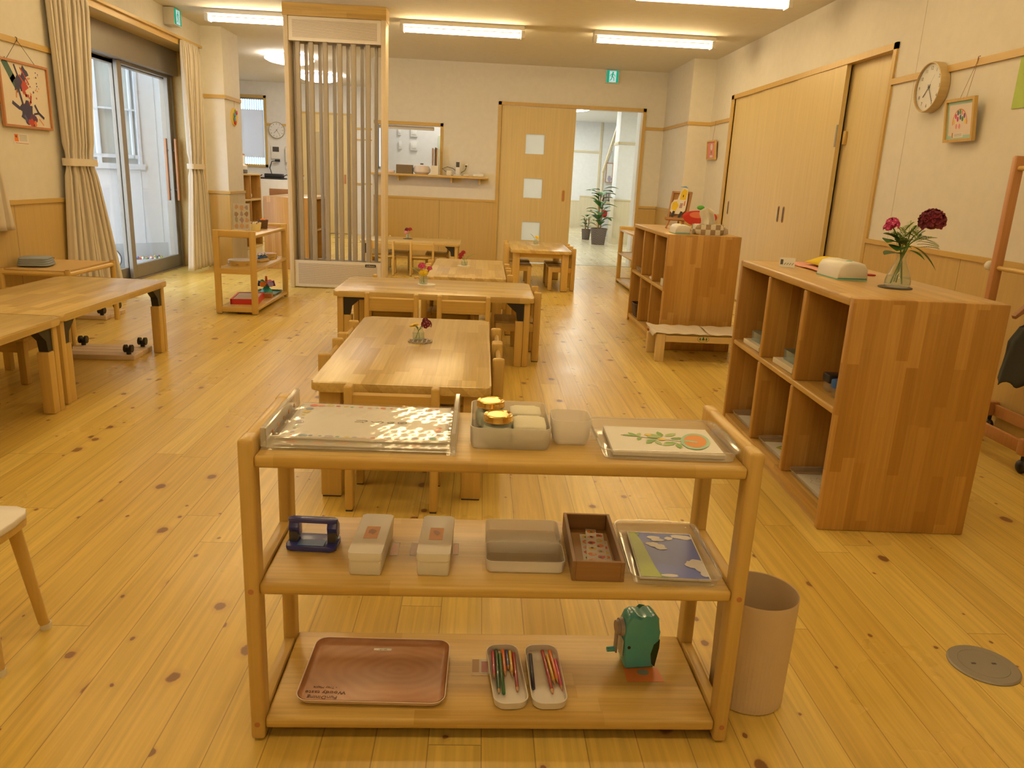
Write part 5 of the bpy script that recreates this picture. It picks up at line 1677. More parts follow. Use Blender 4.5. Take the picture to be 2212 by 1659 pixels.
m = MB(); m.box(.012, .058, 1.575, 1.640, ZB, ZB + .0002, plain('clear_tape', (.70, .52, .30), .2)); m.box(.014, .030, 1.588, 1.638, ZB + .0002, ZB + .0004, plain('tape_brown', (.45, .26, .10), .4)); m.box(.031, .055, 1.582, 1.640, ZB + .0002, ZB + .0004, paper); m.box(.036, .051, 1.588, 1.630, ZB + .0004, ZB + .0006, plain('photo_pink', (.50, .18, .20), .4))
tag(m.build('photo_label', None, smooth=0), 'photo label taped left of the pencil trays on the bottom board', 'label')
m = MB(); m.prism([(.384, 1.618), (.468, 1.618), (.474, 1.563), (.384, 1.560)], ZB, ZB + .0004, mat=plain('orange_photo', (.78, .24, .06), .4)); m.poly([(p, q, ZB + .0007) for p, q in circle(.429, 1.598, .015, 14, .012)], plain('photo_grey', (.28, .30, .26), .4))
tag(m.build('photo_label', None, smooth=0), 'orange photo label under the teal pencil sharpener', 'label')
t = thing('pencil_sharpener', 'teal crank pencil sharpener on the bottom board', 'pencil sharpener', (.420, 1.638, ZB + .0010), R(8))
m = MB()
prof = [(.0, -.036), (.0, .036), (.02, .042), (.07, .043), (.115, .044), (.136, .036), (.144, .022), (.141, .006), (.136, -.004), (.141, -.018), (.143, -.028), (.132, -.040), (.10, -.043), (.03, -.042)]
m.prism([(z, -x) for z, x in prof], -.028, .028, axis=1, mat=teal, bev=.008)
m.build('body', None, t, smooth=60)
m = MB(); m.prism([(.004, .0365), (.055, .0440), (.078, .0440), (.065, .030), (.04, .024), (.012, .028)], -.0288, .0288, axis=1, mat=plain('smoky_drawer', (.02, .05, .02), .15), ); m.build('shavings_drawer', None, t)
m = MB(); m.tube([(-.044, 0, .103), (-.053, 0, .103)], [.023, .021], 24, greyp); m.tube([(-.053, 0, .103), (-.061, 0, .103)], [.017, .016], 24, greyp); m.build('clamp_ring', None, t)
m = MB(); m.box(-.060, -.055, -.010, .010, .035, .108, greyp, .003); m.tube([(-.056, 0, .042), (-.079, 0, .042)], [.0065, .006], 14, teal); m.build('crank', None, t)
m = MB(); m.box(-.0465, -.0435, -.018, .018, .03, .075, cream2, .002); m.build('face_plate', None, t)
m = MB(); m.tube([(-.033, -.0282, .062), (-.033, -.0295, .062)], .004, 10, black); m.build('screw_hole', None, t)
# ------------------------------------------------------------------ flowers in jars
stemM = plain('stem_green', (.13, .25, .05), .5)
def gerbera(m, c, r, petal, heart, up=(0, 0, 1), n=16):
    Mx = Vector((0, 0, 1)).rotation_difference(Vector(up).normalized()).to_matrix().to_4x4()
    Mx = Matrix.Translation(c) @ Mx
    for ring, (rr, z, tilt) in enumerate(((r, 0, .12), (r * .8, r * .08, .3), (r * .55, r * .13, .5))):
        for k in range(n):
            a = 2 * PI * (k + .5 * ring) / n
            ca, sa = math.cos(a), math.sin(a)
            w = rr * .17
            p = [(rr * .12, -w * .5), (rr * .6, -w), (rr * .95, -w * .55), (rr, 0), (rr * .95, w * .55), (rr * .6, w), (rr * .12, w * .5)]
            m.poly([(u * ca - v * sa, u * sa + v * ca, z + tilt * (u * .5)) for u, v in p], petal, Mx)
    m.ball((0, 0, r * .12), (r * .22, r * .22, r * .14), heart, 10, 6, Mx)
def dianthus(m, c, r, petal, eye=None, n=22, seed=1, up=.0):
    rnd = random.Random(seed)
    for k in range(n):
        th = math.acos(1 - 1.25 * (k + .5) / n); ph = k * 2.399
        d = Vector((math.sin(th) * math.cos(ph), math.sin(th) * math.sin(ph), math.cos(th)))
        Mx = Matrix.Translation(Vector(c) + d * r * .8) @ Vector((0, 0, 1)).rotation_difference(d).to_matrix().to_4x4() @ Matrix.Rotation(rnd.random() * 6, 4, 'Z')
        q = r * .42
        pts = []
        for i in range(20):
            a = 2 * PI * i / 20
            pts.append((q * (1 + .22 * math.sin(5 * a) + .08 * math.sin(15 * a)) * math.cos(a), q * (1 + .22 * math.sin(5 * a) + .08 * math.sin(15 * a)) * math.sin(a)))
        for i in range(20):
            j = (i + 1) % 20
            m.poly([(0, 0, 0), (*pts[i], q * .25 + q * .12 * (i % 2)), (*pts[j], q * .25 + q * .12 * (j % 2))], petal, Mx)
        if eye: m.ball((0, 0, q * .06), (q * .22, q * .22, q * .1), eye, 6, 4, Mx)
    m.ball(c, r * .6, petal, 10, 7)
def leaf_blade(m, base, d, l, w, mat, droop=.2, seg=6):
    base = Vector(base); d = Vector(d).normalized()
    s = d.cross(Vector((0, 0, 1))); s = s.normalized() if s.length > .01 else Vector((1, 0, 0))
    L_, R_ = [], []
    for i in range(seg + 1):
        t_ = i / seg
        p = base + d * l * t_ + Vector((0, 0, -droop * l * t_ * t_))
        ww = w * math.sin(PI * min(1, t_ * .96 + .03)) ** .8
        L_.append(p + s * ww / 2 + Vector((0, 0, ww * .12))); R_.append((p, p - s * ww / 2 + Vector((0, 0, ww * .12))))
    for i in range(seg):
        m._faces([L_[i], R_[i][0], R_[i + 1][0], L_[i + 1]], [(0, 1, 2, 3)], mat)
        m._faces([R_[i][0], R_[i][1], R_[i + 1][1], R_[i + 1][0]], [(0, 1, 2, 3)], mat)
def fern(m, base, d, l, mat, n=12, w=.018):
    base = Vector(base); d = Vector(d).normalized()
    pts = [base + d * l * t_ + Vector((0, 0, -.25 * l * t_ * t_)) for t_ in [i / n for i in range(n + 1)]]
    m.tube(pts, .0009, 5, mat)
    side = d.cross(Vector((0, 0, 1))).normalized()
    for i in range(2, n + 1):
        ww = w * math.sin(PI * (i / n * .85 + .12))
        for s in (-1, 1):
            leaf_blade(m, pts[i], side * s + d * .7, ww, .0065, mat, .1, 2)
def flower_jar(label, x, y, z, r, h, flowers, leaves, scale=1.):
    t = thing('flower_jar', label, 'flower vase', (x, y, z), 0, 'little glass jars of flowers on the tables')
    m = MB(); m.lathe([(0, 0), (r * .92, 0), (r, h * .06), (r, h * .60), (r * .78, h * .78), (r * .80, h), (r * .74, h), (r * .72, h * .78), (r * .93, h * .60), (r * .93, h * .08), (0, h * .05)], 24); m.build('jar', jarM, t)
    m = MB(); m.lathe([(0, h * .055), (r * .92, h * .085), (r * .92, h * .50), (0, h * .50)], 20); m.build('water', waterM, t)
    m = MB()
    for (fx, fy, fz), *rest in flowers:
        m.tube([(-fx * .35, -fy * .35, h * .1), (0, 0, h * .75), (fx * .55, fy * .55, (h * .75 + fz) / 2 + .004), (fx, fy, fz)], .0014, 6)
    m.build('stems', stemM, t)
    for (fx, fy, fz), kind, *a in flowers:
        m = MB()
        if kind == 'g': gerbera(m, (fx, fy, fz), a[0], a[1], a[2], a[3])
        else: dianthus(m, (fx, fy, fz), a[0], a[1], a[2], 16, int(fx * 900) + 3)
        m.build('flower', None, t, smooth=60)
    m = MB()
    for l in leaves:
        if l[0] == 'f': fern(m, l[1], l[2], l[3], leafl)
        else: leaf_blade(m, l[1], l[2], l[3], l[4], leafg)
    if leaves: m.build('leaves', None, t, smooth=60)
    return t
yg = plain('gerbera_yellow', (.86, .60, .01), .5); yh = plain('gerbera_heart', (.75, .42, .02), .6)
eyeM = plain('petal_edge', (.80, .55, .55), .5)
flower_jar('jar with yellow gerbera and dark dianthus on the nearest table', -.272, 3.45, .4668, .027, .055, [((-.018, 0, .064), 'g', .028, yg, yh, (-.25, -.1, 1)), ((.036, .0, .070), 'd', .024, maroon, eyeM), ((.030, .012, .086), 'd', .014, maroon, eyeM)], [('l', (.006, 0, .055), (.5, .1, .6), .035, .009), ('l', (.0, -.01, .05), (-.2, -.3, .5), .03, .008)])
flower_jar('jar with yellow gerbera, two pink carnations and fern on the crosswise table', -.392, 5.34, .4626, .030, .062, [((.002, -.015, .075), 'g', .036, yg, yh, (.05, -.55, 1)), ((-.012, .012, .118), 'd', .026, rose, eyeM), ((.042, .008, .104), 'd', .018, rose, eyeM)], [('f', (-.01, 0, .06), (-.75, .1, .65), .13), ('l', (.02, 0, .06), (.4, .1, .9), .06, .010)])
flower_jar('jar with red carnations on the table behind the crosswise one', -.136, 6.57, .4626, .028, .058, [((-.030, 0, .085), 'd', .022, crimson, None), ((-.012, .01, .105), 'd', .020, crimson, None), ((-.035, .0, .062), 'd', .016, crimson, None)], [('f', (.01, 0, .05), (.6, .1, .6), .11), ('l', (.01, 0, .05), (.5, .1, .8), .06, .014)])
flower_jar('jar with one yellow gerbera on the far right table', .65, 9.20, .4526, .026, .055, [((.012, 0, .080), 'g', .030, yg, yh, (.3, -.7, .8))], [('f', (-.005, 0, .05), (-.5, .1, .8), .12)])
flower_jar('jar with dark red and pink flowers on the back wall table', -.925, 9.84, .4056, .028, .058, [((-.012, 0, .105), 'd', .028, maroon, None), ((.026, .01, .110), 'd', .026, crimson, None), ((-.022, -.02, .075), 'd', .022, pink, None)], [('l', (.01, 0, .05), (.4, .1, .8), .06, .012)])
# coasters under the jars
t = thing('lattice_coaster', 'grey lattice coaster under the gerbera jar on the nearest table', 'coaster', (-.262, 3.437, .4604))
m = MB()
for k in range(6):
    o = -.05 + k * .02
    l = math.sqrt(max(.0001, .056 ** 2 - o * o)) 
    m.box(-l, l, o - .0032, o + .0032, 0, .003); m.box(o - .0032, o + .0032, -l, l, .003, .006)
m.build('lattice', plain('driftwood', (.42, .36, .32), .7), t, smooth=0)
dl = plain('doily', (.88, .86, .82), .7)
for lab, x, y, z, r, mt in (('white round doily under the pink and yellow flower jar', -.368, 5.325, .4603, .062, dl), ('white round doily under the red flower jar', -.140, 6.56, .4603, .055, dl), ('white round doily under the single yellow gerbera jar', .645, 9.20, .4503, .055, dl), ('dark round coaster under the jar on the back wall table', -.925, 9.84, .4003, .06, plain('slate', (.07, .055, .05), .6))):
    m = MB(); m.lathe([(0, 0), (r, 0), (r, .002), (0, .002)], 32)
    o = m.build('coaster', mt, loc=(x, y, z)); tag(o, lab, 'coaster', 'coasters under flower jars')
    if mt is not dl: o.location.z = .4003; o.scale = (1, 1, 2.4)
# ------------------------------------------------------------------ on the near cubby cabinet
H1 = .8608
t = thing('flower_vase', 'glass bottle vase of dark red and pink flowers on the near cabinet', 'flower vase', (1.600, 2.875, H1 + .0045))
prof = [(0, 0), (.042, 0), (.047, .008), (.046, .026), (.036, .060), (.022, .092), (.0165, .112), (.020, .124), (.0185, .124), (.0148, .112), (.0205, .092), (.0345, .060), (.0445, .026), (.0455, .010), (0, .005)]
m = MB(); m.lathe(prof, 32); m.build('glass', jarM, t)
m = MB(); m.lathe([(0, .006), (.045, .011), (.044, .027), (.041, .040), (0, .040)], 28); m.build('water', waterM, t)
m = MB()
for pts in ([(-.028, 0, .012), (-.006, 0, .09), (.0, 0, .13), (.03, .0, .19), (.085, .0, .242)], [(.018, 0, .010), (.004, 0, .09), (-.01, 0, .14), (-.035, 0, .195), (-.055, 0, .222)], [(.022, .01, .01), (.002, .005, .1), (.02, 0, .16), (.055, -.01, .20)], [(-.02, -.01, .02), (-.002, 0, .1), (-.02, -.01, .16), (-.045, -.01, .18)], [(.0, .01, .015), (.0, 0, .1), (.012, 0, .18), (.02, 0, .22)]):
    m.tube(pts, .0024, 7)
m.build('stems', stemM, t)
m = MB(); dianthus(m, (.092, .0, .248), .048, maroon, None, 26, 4); m.build('flower', None, t, smooth=60)
m = MB(); dianthus(m, (-.058, .0, .232), .026, rose, eyeM, 14, 9); dianthus(m, (-.076, -.004, .218), .017, rose, eyeM, 10, 7); m.build('flower', None, t, smooth=60)
m = MB()
def broad(p, d, l, w, mt=leafg, dr=.25): leaf_blade(m, p, d, l, w, mt, dr, 8)
broad((-.01, 0, .160), (-.8, -.45, .30), .095, .10); broad((-.015, .0, .170), (-.7, .2, .5), .08, .08); broad((-.01, -.01, .15), (-.6, -.7, .1), .08, .08)
broad((-.008, 0, .125), (-.9, -.3, .08), .080, .070, leafg, .15); broad((.03, 0, .155), (.7, -.2, -.25), .105, .042, leafg, .5); broad((.045, 0, .185), (.3, -.1, .5), .05, .03)
broad((.02, -.01, .14), (.5, -.5, -.2), .06, .035)
m.build('broad_leaves', None, t, smooth=60)
m = MB(); rnd = random.Random(2)
for k in range(30):
    b = (rnd.uniform(-.03, .045), rnd.uniform(-.02, .02), rnd.uniform(.14, .20)); a = rnd.uniform(-.9, 1.2)
    fern(m, b, (a, rnd.uniform(-.4, .4), rnd.uniform(.35, 1.2)), rnd.uniform(.05, .085), leafl, 9, .020)
for k in range(4): fern(m, (.05, 0, .15 + .012 * k), (1, rnd.uniform(-.2, .2), .25 - .1 * k), .085, leafl, 10, .022)
m.build('feathery_leaves', None, t, smooth=0)
m = MB(); m.lathe([(0, 0), (.060, 0), (.062, .002), (.060, .004), (0, .004)], 28); tag(m.build('coaster', plain('slate', (.07, .055, .05), .6), loc=(1.592, 2.872, H1)), 'dark round coaster under the tall flower vase', 'coaster')
def wipes(label, x, y, z, rz, s=1.):
    t = thing('wipes_case', label, 'wipes case', (x, y, z), rz, 'domed white wipes cases')
    w, d, h = .115 * s, .070 * s, .078 * s
    m = MB(); m.prism(rrect(-w, w, -d, d, .018), 0, .005); m.build('base_rim', plain('mint_rim', (.22, .55, .44), .4), t)
    m = MB(); m.prism([(.005, -d + .002), (.005, d - .002), (h * .62, d - .006), (h * .9, d - .02), (h, d - .045), (h, -d + .045), (h * .9, -d + .02), (h * .62, -d + .006)], -w + .003, w - .003, axis=0, M=Matrix(((1, 0, 0, 0), (0, 0, 1, 0), (0, 1, 0, 0), (0, 0, 0, 1))), bev=.010); m.build('dome', white, t, smooth=50)
    m = MB(); m.prism(circle(-w * .45, 0, .016, 14, .012), h, h + .002); m.build('button', plain('mint_rim', (.22, .55, .44), .4), t)
wipes('domed white wipes case on the near cabinet beside the vase', 1.516, 3.165, H1, R(91), .93)
wipes('domed white wipes case on the far cabinet beside the tissues', 1.474, 5.735, H1, R(90), .86)
t = thing('name_card', 'little folded name card at the front edge of the near cabinet', 'card', (1.420, 3.515, H1), R(-22))
m = MB(); m.prism([(-.016, 0), (.016, 0), (.0, .042)], -.034, .034, axis=0, M=Matrix(((1, 0, 0, 0), (0, 1, 0, 0), (0, 0, 1, 0), (0, 0, 0, 1))))
m.build('card', paper, t, smooth=0)
m = MB(); Mc = frame_on((0, -.0085, .022), (1, 0, 0), (0, .016, .042))
shape(m, [(-.03, -.012), (-.018, -.012), (-.018, .012), (-.03, .012)], dark, Mc, .001)
for k in range(4): stroke(m, [(-.012 + .011 * k, -.012), (-.006 + .011 * k, -.004)], .004, grey, Mc, .001)
m.build('print', None, t, smooth=0)
m = MB(); m.grid(lambda u, v: (1.49 + .17 * u, 3.30 + .42 * v, H1 + .003 + .004 * math.sin(u * 7 + v * 5) ** 2 + .012 * max(0, u - .8)), 12, 12)
tag(m.build('pink_cloth', plain('pink_felt', (.80, .38, .30), .9, bump=.3, bscale=200.), smooth=80, solid=.003), 'pink felt cloth lying behind the wipes case on the near cabinet', 'cloth')
m = MB(); m.grid(lambda u, v: (1.545 + .16 * u, 3.42 + .2 * v, H1 + .018 + .040 * math.sin(PI * u) * math.sin(PI * v) + .006 * math.sin(9 * u)), 12, 12)
tag(m.build('yellow_cloth', plain('yellow_felt', (.84, .62, .03), .85), smooth=80, solid=.004), 'crumpled yellow cloth on top of the pink felt', 'cloth')
m = MB(); m.box(1.685, 1.72, 3.27, 3.31, H1, H1 + .006, bev=.002); tag(m.build('red_tag', crimson), 'tiny dark red tag beside the wipes case on the near cabinet', 'tag')
# contents of the near cabinet's cubbies
CY = lambda y: y
def thin_box(name, label, cat, x0, x1, y0, y1, z0, z1, mt, group=None, bev=.002):
    m = MB(); m.box(x0, x1, y0, y1, z0, z1, bev=bev, seg=1); return tag(m.build(name, mt), label, cat, group)
sb = plain('box_card', (.78, .72, .58), .6)
for i, (y, lab) in enumerate(((3.585, 'far'), (3.17, 'middle'))):
    thin_box('flat_box', 'pale flat box on the shelf in the %s upper cubby' % lab, 'box', 1.315 + .006 * (1 - i), 1.56, y - .12, y + .10, .4622, .486, sb, 'flat boxes in the near cabinet')
    t = thing('clear_box', 'clear plastic box on the pale box in the %s upper cubby' % lab, 'box', (1.43, y, .4866), 0, 'clear boxes in the near cabinet')
    m = MB(); m.shell(ring_fn(-.085, .085, -.075, .07, .01), [(.002, 0), (0, .045)], .002); m.build('body', clear('blue_clear', (.80, .90, .93), .25, .05, (.55, .66, .70)), t)
for i, (x, y, c, lab) in enumerate(((1.375, 2.80, black, 'black lidded stamp case in the nearest upper cubby'), (1.365, 2.70, blue2, 'blue lidded stamp case in front of the black one'), (1.40, 2.63, plain('stamp_yellow', (.72, .60, .05), .4), 'yellow lidded stamp case at the edge of the nearest upper cubby'))):
    t = thing('stamp_case', lab, 'case', (x, y, .4616), R(20 * i), 'stamp cases in the near cabinet')
    m = MB(); m.box(-.026, .026, -.026, .026, 0, .035, bev=.004); m.build('clear_base', pvc, t)
    m = MB(); m.box(-.032, .032, -.030, .030, .035, .070, bev=.006); m.build('lid', c, t)
    if i == 1:
        m = MB(); m.tube([(.015, -.01, .06), (.035, -.025, .112)], .009, 10); m.build('handle', c, t)
for i, (y, lab, kind) in enumerate(((3.575, 'clear tray with the blue dressed figure picture in the far lower cubby', 0), (3.165, 'clear tray with the round green trees picture in the middle lower cubby', 1), (2.765, 'clear tray with the puzzle outline picture in the nearest lower cubby', 2))):
    x = 1.435 + (y - 2.535) * .0244
    clear_tray('clear_tray', lab, x - .135, x + .135, y - .17, y + .17, .0686, .026, 0)
    t = thing('picture_card', ['white card with a small blue figure in the far lower cubby', 'white card with two green dotted trees in the middle lower cubby', 'white card with line drawn puzzle pieces in the nearest lower cubby'][kind], 'card', (x - .012, y, .0716), R(-3))
    m = MB(); m.box(-.10, .10, -.135, .135, 0, .003, paper); z = .0035
    if kind == 0:
        shape(m, blob(-.03, -.02, .034, 12, .2), plain('fig_blue', (.10, .13, .35), .6), I, z); shape(m, blob(-.035, .0, .018, 10, .1), plain('fig_skin', (.78, .62, .52), .6), I, z + .0003)
        for k in range(2): stroke(m, [(-.06 + .05 * k, -.06), (-.05 + .05 * k, -.08)], .012, brick, I, z + .0003)
        stroke(m, [(.04, .06), (.06, .08), (.03, .1)], .002, grey, I, z)
    elif kind == 1:
        for cy_ in (.05, -.05):
            shape(m, blob(-.02, cy_, .044, 14, .12, .9), plain('tree_green', (.10, .30, .08), .6), I, z)
            shape(m, blob(-.055, cy_, .018, 9, .2), plain('tree_light', (.45, .50, .10), .6), I, z + .0003)
            for k in range(12):
                a = k * 2.4; shape(m, circle(-.02 + .034 * math.sqrt(k / 12) * math.cos(a), cy_ + .034 * math.sqrt(k / 12) * math.sin(a), .0045, 7), red if k % 4 == 0 else paper, I, z + .0006 + k * .00002)
    else:
        for cx_, cy_ in ((-.04, .055), (.02, .055), (-.04, -.045), (.02, -.045)):
            pts = [(cx_ + .030 * (1 + .28 * math.sin(4 * a) ) * math.cos(a), cy_ + .036 * (1 + .28 * math.cos(6 * a)) * math.sin(a)) for a in [2 * PI * k / 40 for k in range(41)]]
            stroke(m, pts, .0014, grey, I, z)
            stroke(m, [(cx_ - .012, cy_), (cx_ + .012, cy_)], .0014, grey, I, z); stroke(m, [(cx_ - .010, cy_ + .01), (cx_ + .010, cy_ + .01)], .0014, grey, I, z)
    m.build('card', None, t, smooth=0)
# ------------------------------------------------------------------ on and in the far cubby cabinet
t = thing('table_easel', 'small wooden table easel on the far cabinet', 'easel', (1.60, 6.36, H1), R(-35))
Mz = frame_on((0, 0, .075), (1, 0, 0), (0, .30, 1))
m = MB()
m.box(-.085, -.068, 0, .23, -.008, .008, M=Mz); m.box(.068, .085, 0, .23, -.008, .008, M=Mz); m.box(-.085, .085, .213, .23, -.008, .008, M=Mz); m.box(-.095, .095, -.012, .006, -.008, .03, M=Mz)
m.box(-.07, .07, .0, .22, -.008, -.004, plain('easel_board', (.45, .24, .09), .5), M=Mz)
m.build('frame', postZ, t, smooth=0)
m = MB(); m.tube([(-.055, -.0, .085), (-.075, -.035, .002)], .007, 8); m.tube([(.055, -.0, .085), (.075, -.035, .002)], .007, 8); m.tube([(0, .08, .24), (0, .14, .002)], .007, 8); m.build('legs', redwood, t)
t = thing('paper_figure', 'yellow cut paper picture leaning on the table easel', 'paper figure', (1.60, 6.36, H1), R(-35))
Mz2 = frame_on((0, -.0135, .088), (1, 0, 0), (0, .30, 1))
m = MB()
m.prism([(-.065, .05), (-.04, .03), (.03, .03), (.062, .06), (.064, .13), (.055, .24), (.02, .255), (-.005, .225), (-.02, .15), (-.05, .145), (-.068, .11)], 0, .003, mat=plain('cut_white', (.84, .82, .74), .6), M=Mz2)
for pts, c, z in (([(-.055, .065), (-.02, .05), (.0, .10), (-.025, .135), (-.055, .125)], yg, .0035), ([(.0, .15), (.05, .15), (.05, .225), (.02, .24), (.0, .21)], yg, .0035), ([(-.02, .255), (.055, .245), (.03, .262)], plain('cut_blue', (.15, .33, .62), .6), .0036), ([(.005, .08), (.03, .08), (.035, .12), (.01, .12)], plain('cut_mauve', (.45, .30, .36), .6), .0038), ([(-.055, .005), (-.03, .0), (-.02, .05), (-.04, .055)], black, .0040), ([(.01, .0), (.03, -.0), (.045, .05), (.025, .055)], black, .0040), ([(.02, .17), (.027, .17), (.027, .19), (.02, .19)], black, .0042), ([(.04, .10), (.05, .10), (.05, .14), (.042, .14)], oran, .0042)):
    shape(m, pts, c, Mz2, z)
m.build('cutout', None, t, smooth=0)
t = thing('apple_stand', 'red apple shaped paper stand behind the wipes case on the far cabinet', 'ornament', (1.715, 6.10, H1), R(-20))
m = MB(); m.box(-.15, .15, -.03, .03, 0, .012, redwood, .003); m.box(-.012, .012, -.008, .008, .012, .06, green, .002); m.build('base', None, t)
m = MB(); m.prism([(.095 * (1 + .12 * abs(math.cos(a))) * math.cos(a) * 1.25, .105 + .062 * math.sin(a) + .008 * math.cos(2 * a)) for a in [2 * PI * k / 28 for k in range(28)]], -.006, .006, mat=red, M=frame_on((0, 0, 0), (1, 0, 0), (0, 0, 1)), bev=.002); m.build('apple', None, t)
m = MB(); m.prism([(.060 * math.cos(a) - .02, .125 + .024 * math.sin(a)) for a in [2 * PI * k / 20 for k in range(20)]], .007, .010, mat=plain('apple_light', (.80, .22, .12), .5), M=frame_on((0, 0, 0), (1, 0, 0), (0, 0, 1))); m.ball((.0, -.002, .183), (.03, .01, .018), plain('apple_leaf', (.10, .45, .06), .5), 10, 6); m.build('leaf_and_shine', None, t)
t = thing('tissue_pack', 'checked cloth tissue pouch with tissue standing up on the far cabinet', 'tissues', (1.675, 5.72, H1), R(8))
m = MB(); m.prism(rrect(-.115, .115, -.058, .058, .035), 0, .075, bev=.026)
m.build('pouch', weave('checked_cloth', (.78, .74, .66), (.36, .27, .17), 26.), t, smooth=60)
m = MB(); m.prism([(-.115, 0), (-.160, .012), (-.155, .045), (-.115, .06)][::-1], -.03, .03, mat=plain('cloth_tie', (.55, .47, .36), .9), M=frame_on((0, 0, 0), (-1, 0, 0), (0, 0, 1)), bev=.01); m.build('knot', None, t)
m = MB(); m.grid(lambda u, v: (-.060 + .10 * u + .01 * math.sin(5 * v), .024 * math.sin(u * 9 + v * 2) * (1 - .35 * v), .07 + .13 * v * (1 - .25 * (2 * u - 1) ** 2)), 20, 10)
m.build('tissue', plain('tissue', (.86, .82, .72), .9), t, smooth=80, solid=.002)
for i, (x0, x1, y0, y1, z0, z1, mt, lab) in enumerate(((1.385, 1.56, 6.09, 6.22, .4616, .480, paper, 'white box with red edge in the middle upper cubby of the far cabinet'), (1.385, 1.55, 5.68, 5.82, .4616, .515, milky2, 'pale milky box in the near upper cubby of the far cabinet'), (1.385, 1.57, 6.50, 6.78, .4616, .500, pvc, 'clear box in the far upper cubby of the far cabinet'))):
    thin_box('cubby_box', lab, 'box', x0, x1, y0, y1, z0, z1, mt, 'boxes in the far cabinet')
thin_box('red_booklet', 'red edged booklet on the white box of the far cabinet', 'booklet', 1.39, 1.55, 6.10, 6.21, .4804, .489, red)
thin_box('black_case', 'black case on the milky box of the far cabinet', 'case', 1.40, 1.52, 5.70, 5.80, .5154, .555, black)
t = thing('wicker_basket', 'dark wicker basket on the base of the far cabinet', 'basket', (1.45, 6.66, .0684))
m = MB(); m.shell(ring_fn(-.09, .09, -.10, .10, .04), [(.02, 0), (.008, .06), (0, .115)], .006); m.build('body', weave('dark_wicker', (.10, .05, .03), (.05, .025, .015), 90.), t)
m = MB(); pts = [(u, v, .115) for u, v in rrect(-.09, .09, -.10, .10, .04)]; m.tube(pts + [pts[0]], .006, 7); m.build('rim', plain('dark_wicker_rim', (.08, .04, .025), .7), t)
m = MB(); m.ball((1.385, 6.02, .085), (.022, .03, .016), red, 10, 6); tag(m.build('red_toy', None), 'small red toy on the base of the far cabinet above the bench', 'toy')
thin_box('clear_sign', 'little clear sign standing on the shelf by the doorway', 'sign', 1.78, 1.783, 8.72, 8.80, .6555, .77, pvc)
thin_box('pink_sheet', 'pale pink sheet lying on the shelf by the doorway', 'sheet', 1.76, 1.98, 8.60, 9.0, .6554, .6574, plain('pale_pink', (.78, .62, .56), .9), None, .0)

# ------------------------------------------------------------------ bench with mats
t = thing('low_bench', 'low pine bench with a green tree emblem in front of the far cabinet', 'bench', (1.25, 5.20, 0))
for x in (0, .98):
    for y in (0, .29):
        MB().box(x, x + .062, y, y + .04, 0, .152 if y else .198, bev=.004).build('leg', pineZ, t)
MB().box(.0625, .98, .003, .025, .142, .198, pineX, .003).build('apron', None, t)
MB().box(0, 1.042, .05, .33, .180, .199, pineX, .003).build('top_board', None, t)
MB().box(.01, 1.03, .003, .05, .190, .199, pineX).build('front_strip', None, t, smooth=0)
m = MB(); Mb = frame_on((.33, .0028, .170), (1, 0, 0), (0, 0, 1)); gp = plain('emblem_green', (.02, .16, .07), .5)
for a in range(28):
    a0, a1 = 2 * PI * a / 28, 2 * PI * (a + 1) / 28
    stroke(m, [(.040 * math.cos(a0), .024 * math.sin(a0)), (.040 * math.cos(a1), .024 * math.sin(a1))], .002, gp, Mb, .0006)
for cx_, s in ((-.022, .8), (0, 1.15), (.022, .8)):
    shape(m, [(cx_ - .010 * s, -.006), (cx_ + .010 * s, -.006), (cx_, .012 * s)], gp, Mb, .0007); shape(m, [(cx_ - .007 * s, .002), (cx_ + .007 * s, .002), (cx_, .017 * s)], gp, Mb, .0009); stroke(m, [(cx_, -.011), (cx_, -.005)], .003, gp, Mb, .0007)
stroke(m, [(-.03, -.013), (.03, -.013)], .0015, gp, Mb, .0007)
m.build('emblem', None, t, smooth=0)
for i, (x0, x1, lab) in enumerate(((1.225, 1.62, 'beige cloth mat with curling edge at the left of the bench'), (1.63, 2.10, 'beige cloth mat on the bench, partly behind the near cabinet'))):
    m = MB(); m.grid(lambda u, v: (x0 + (x1 - x0) * u + .02 * (v - .5), 5.185 + .34 * v, .2025 + .006 * math.sin(u * 11 + v * 4 + i * 2) ** 2 + .012 * max(0, .12 - u) / .12 * (1 - i) - (.03 * max(0, .05 - u) / .05 if i == 0 and v < .5 else 0)), 30, 16)
    tag(m.build('cloth_mat', cloth, smooth=80, solid=.003), lab, 'mat', 'cloth mats on the bench')

# ------------------------------------------------------------------ left: low woven table, cloth, castor boards
t = thing('woven_table', 'low woven topped table by the left wall near the curtain', 'table', (-3.03, 5.66, 0))
hx, hy, hz = .225, .335, .455
MB().box(-hx + .02, hx - .02, -hy + .02, hy - .02, hz - .03, hz - .006, weave('woven_seat', (.62, .42, .17), (.54, .35, .13), 140.)).build('woven_top', None, t, smooth=0)
for sx in (-1, 1):
    for sy in (-1, 1):
        m = MB(); m.tube([(sx * hx * .98, sy * hy * .98, 0), (sx * hx * .98, sy * hy * .98, hz)], .019, 12); m.build('leg', postZ, t)
        m = MB(); m.lathe([(0, 0), (.013, 0), (.013, .003), (0, .004)], 12, (sx * hx * .98, sy * hy * .98, hz)); m.build('cap', dkwood, t)
for s in (-1, 1):
    m = MB(); m.tube([(-hx, s * hy * .98, hz - .03), (hx, s * hy * .98, hz - .03)], .016, 10); m.build('rail', postX, t)
    m = MB(); m.tube([(s * hx * .98, -hy, hz - .03), (s * hx * .98, hy, hz - .03)], .016, 10); m.build('rail', postY, t)
    m = MB(); m.tube([(-hx, s * hy * .98, hz - .14), (hx, s * hy * .98, hz - .14)], .010, 8); m.build('stretcher', postX, t)
m = MB()
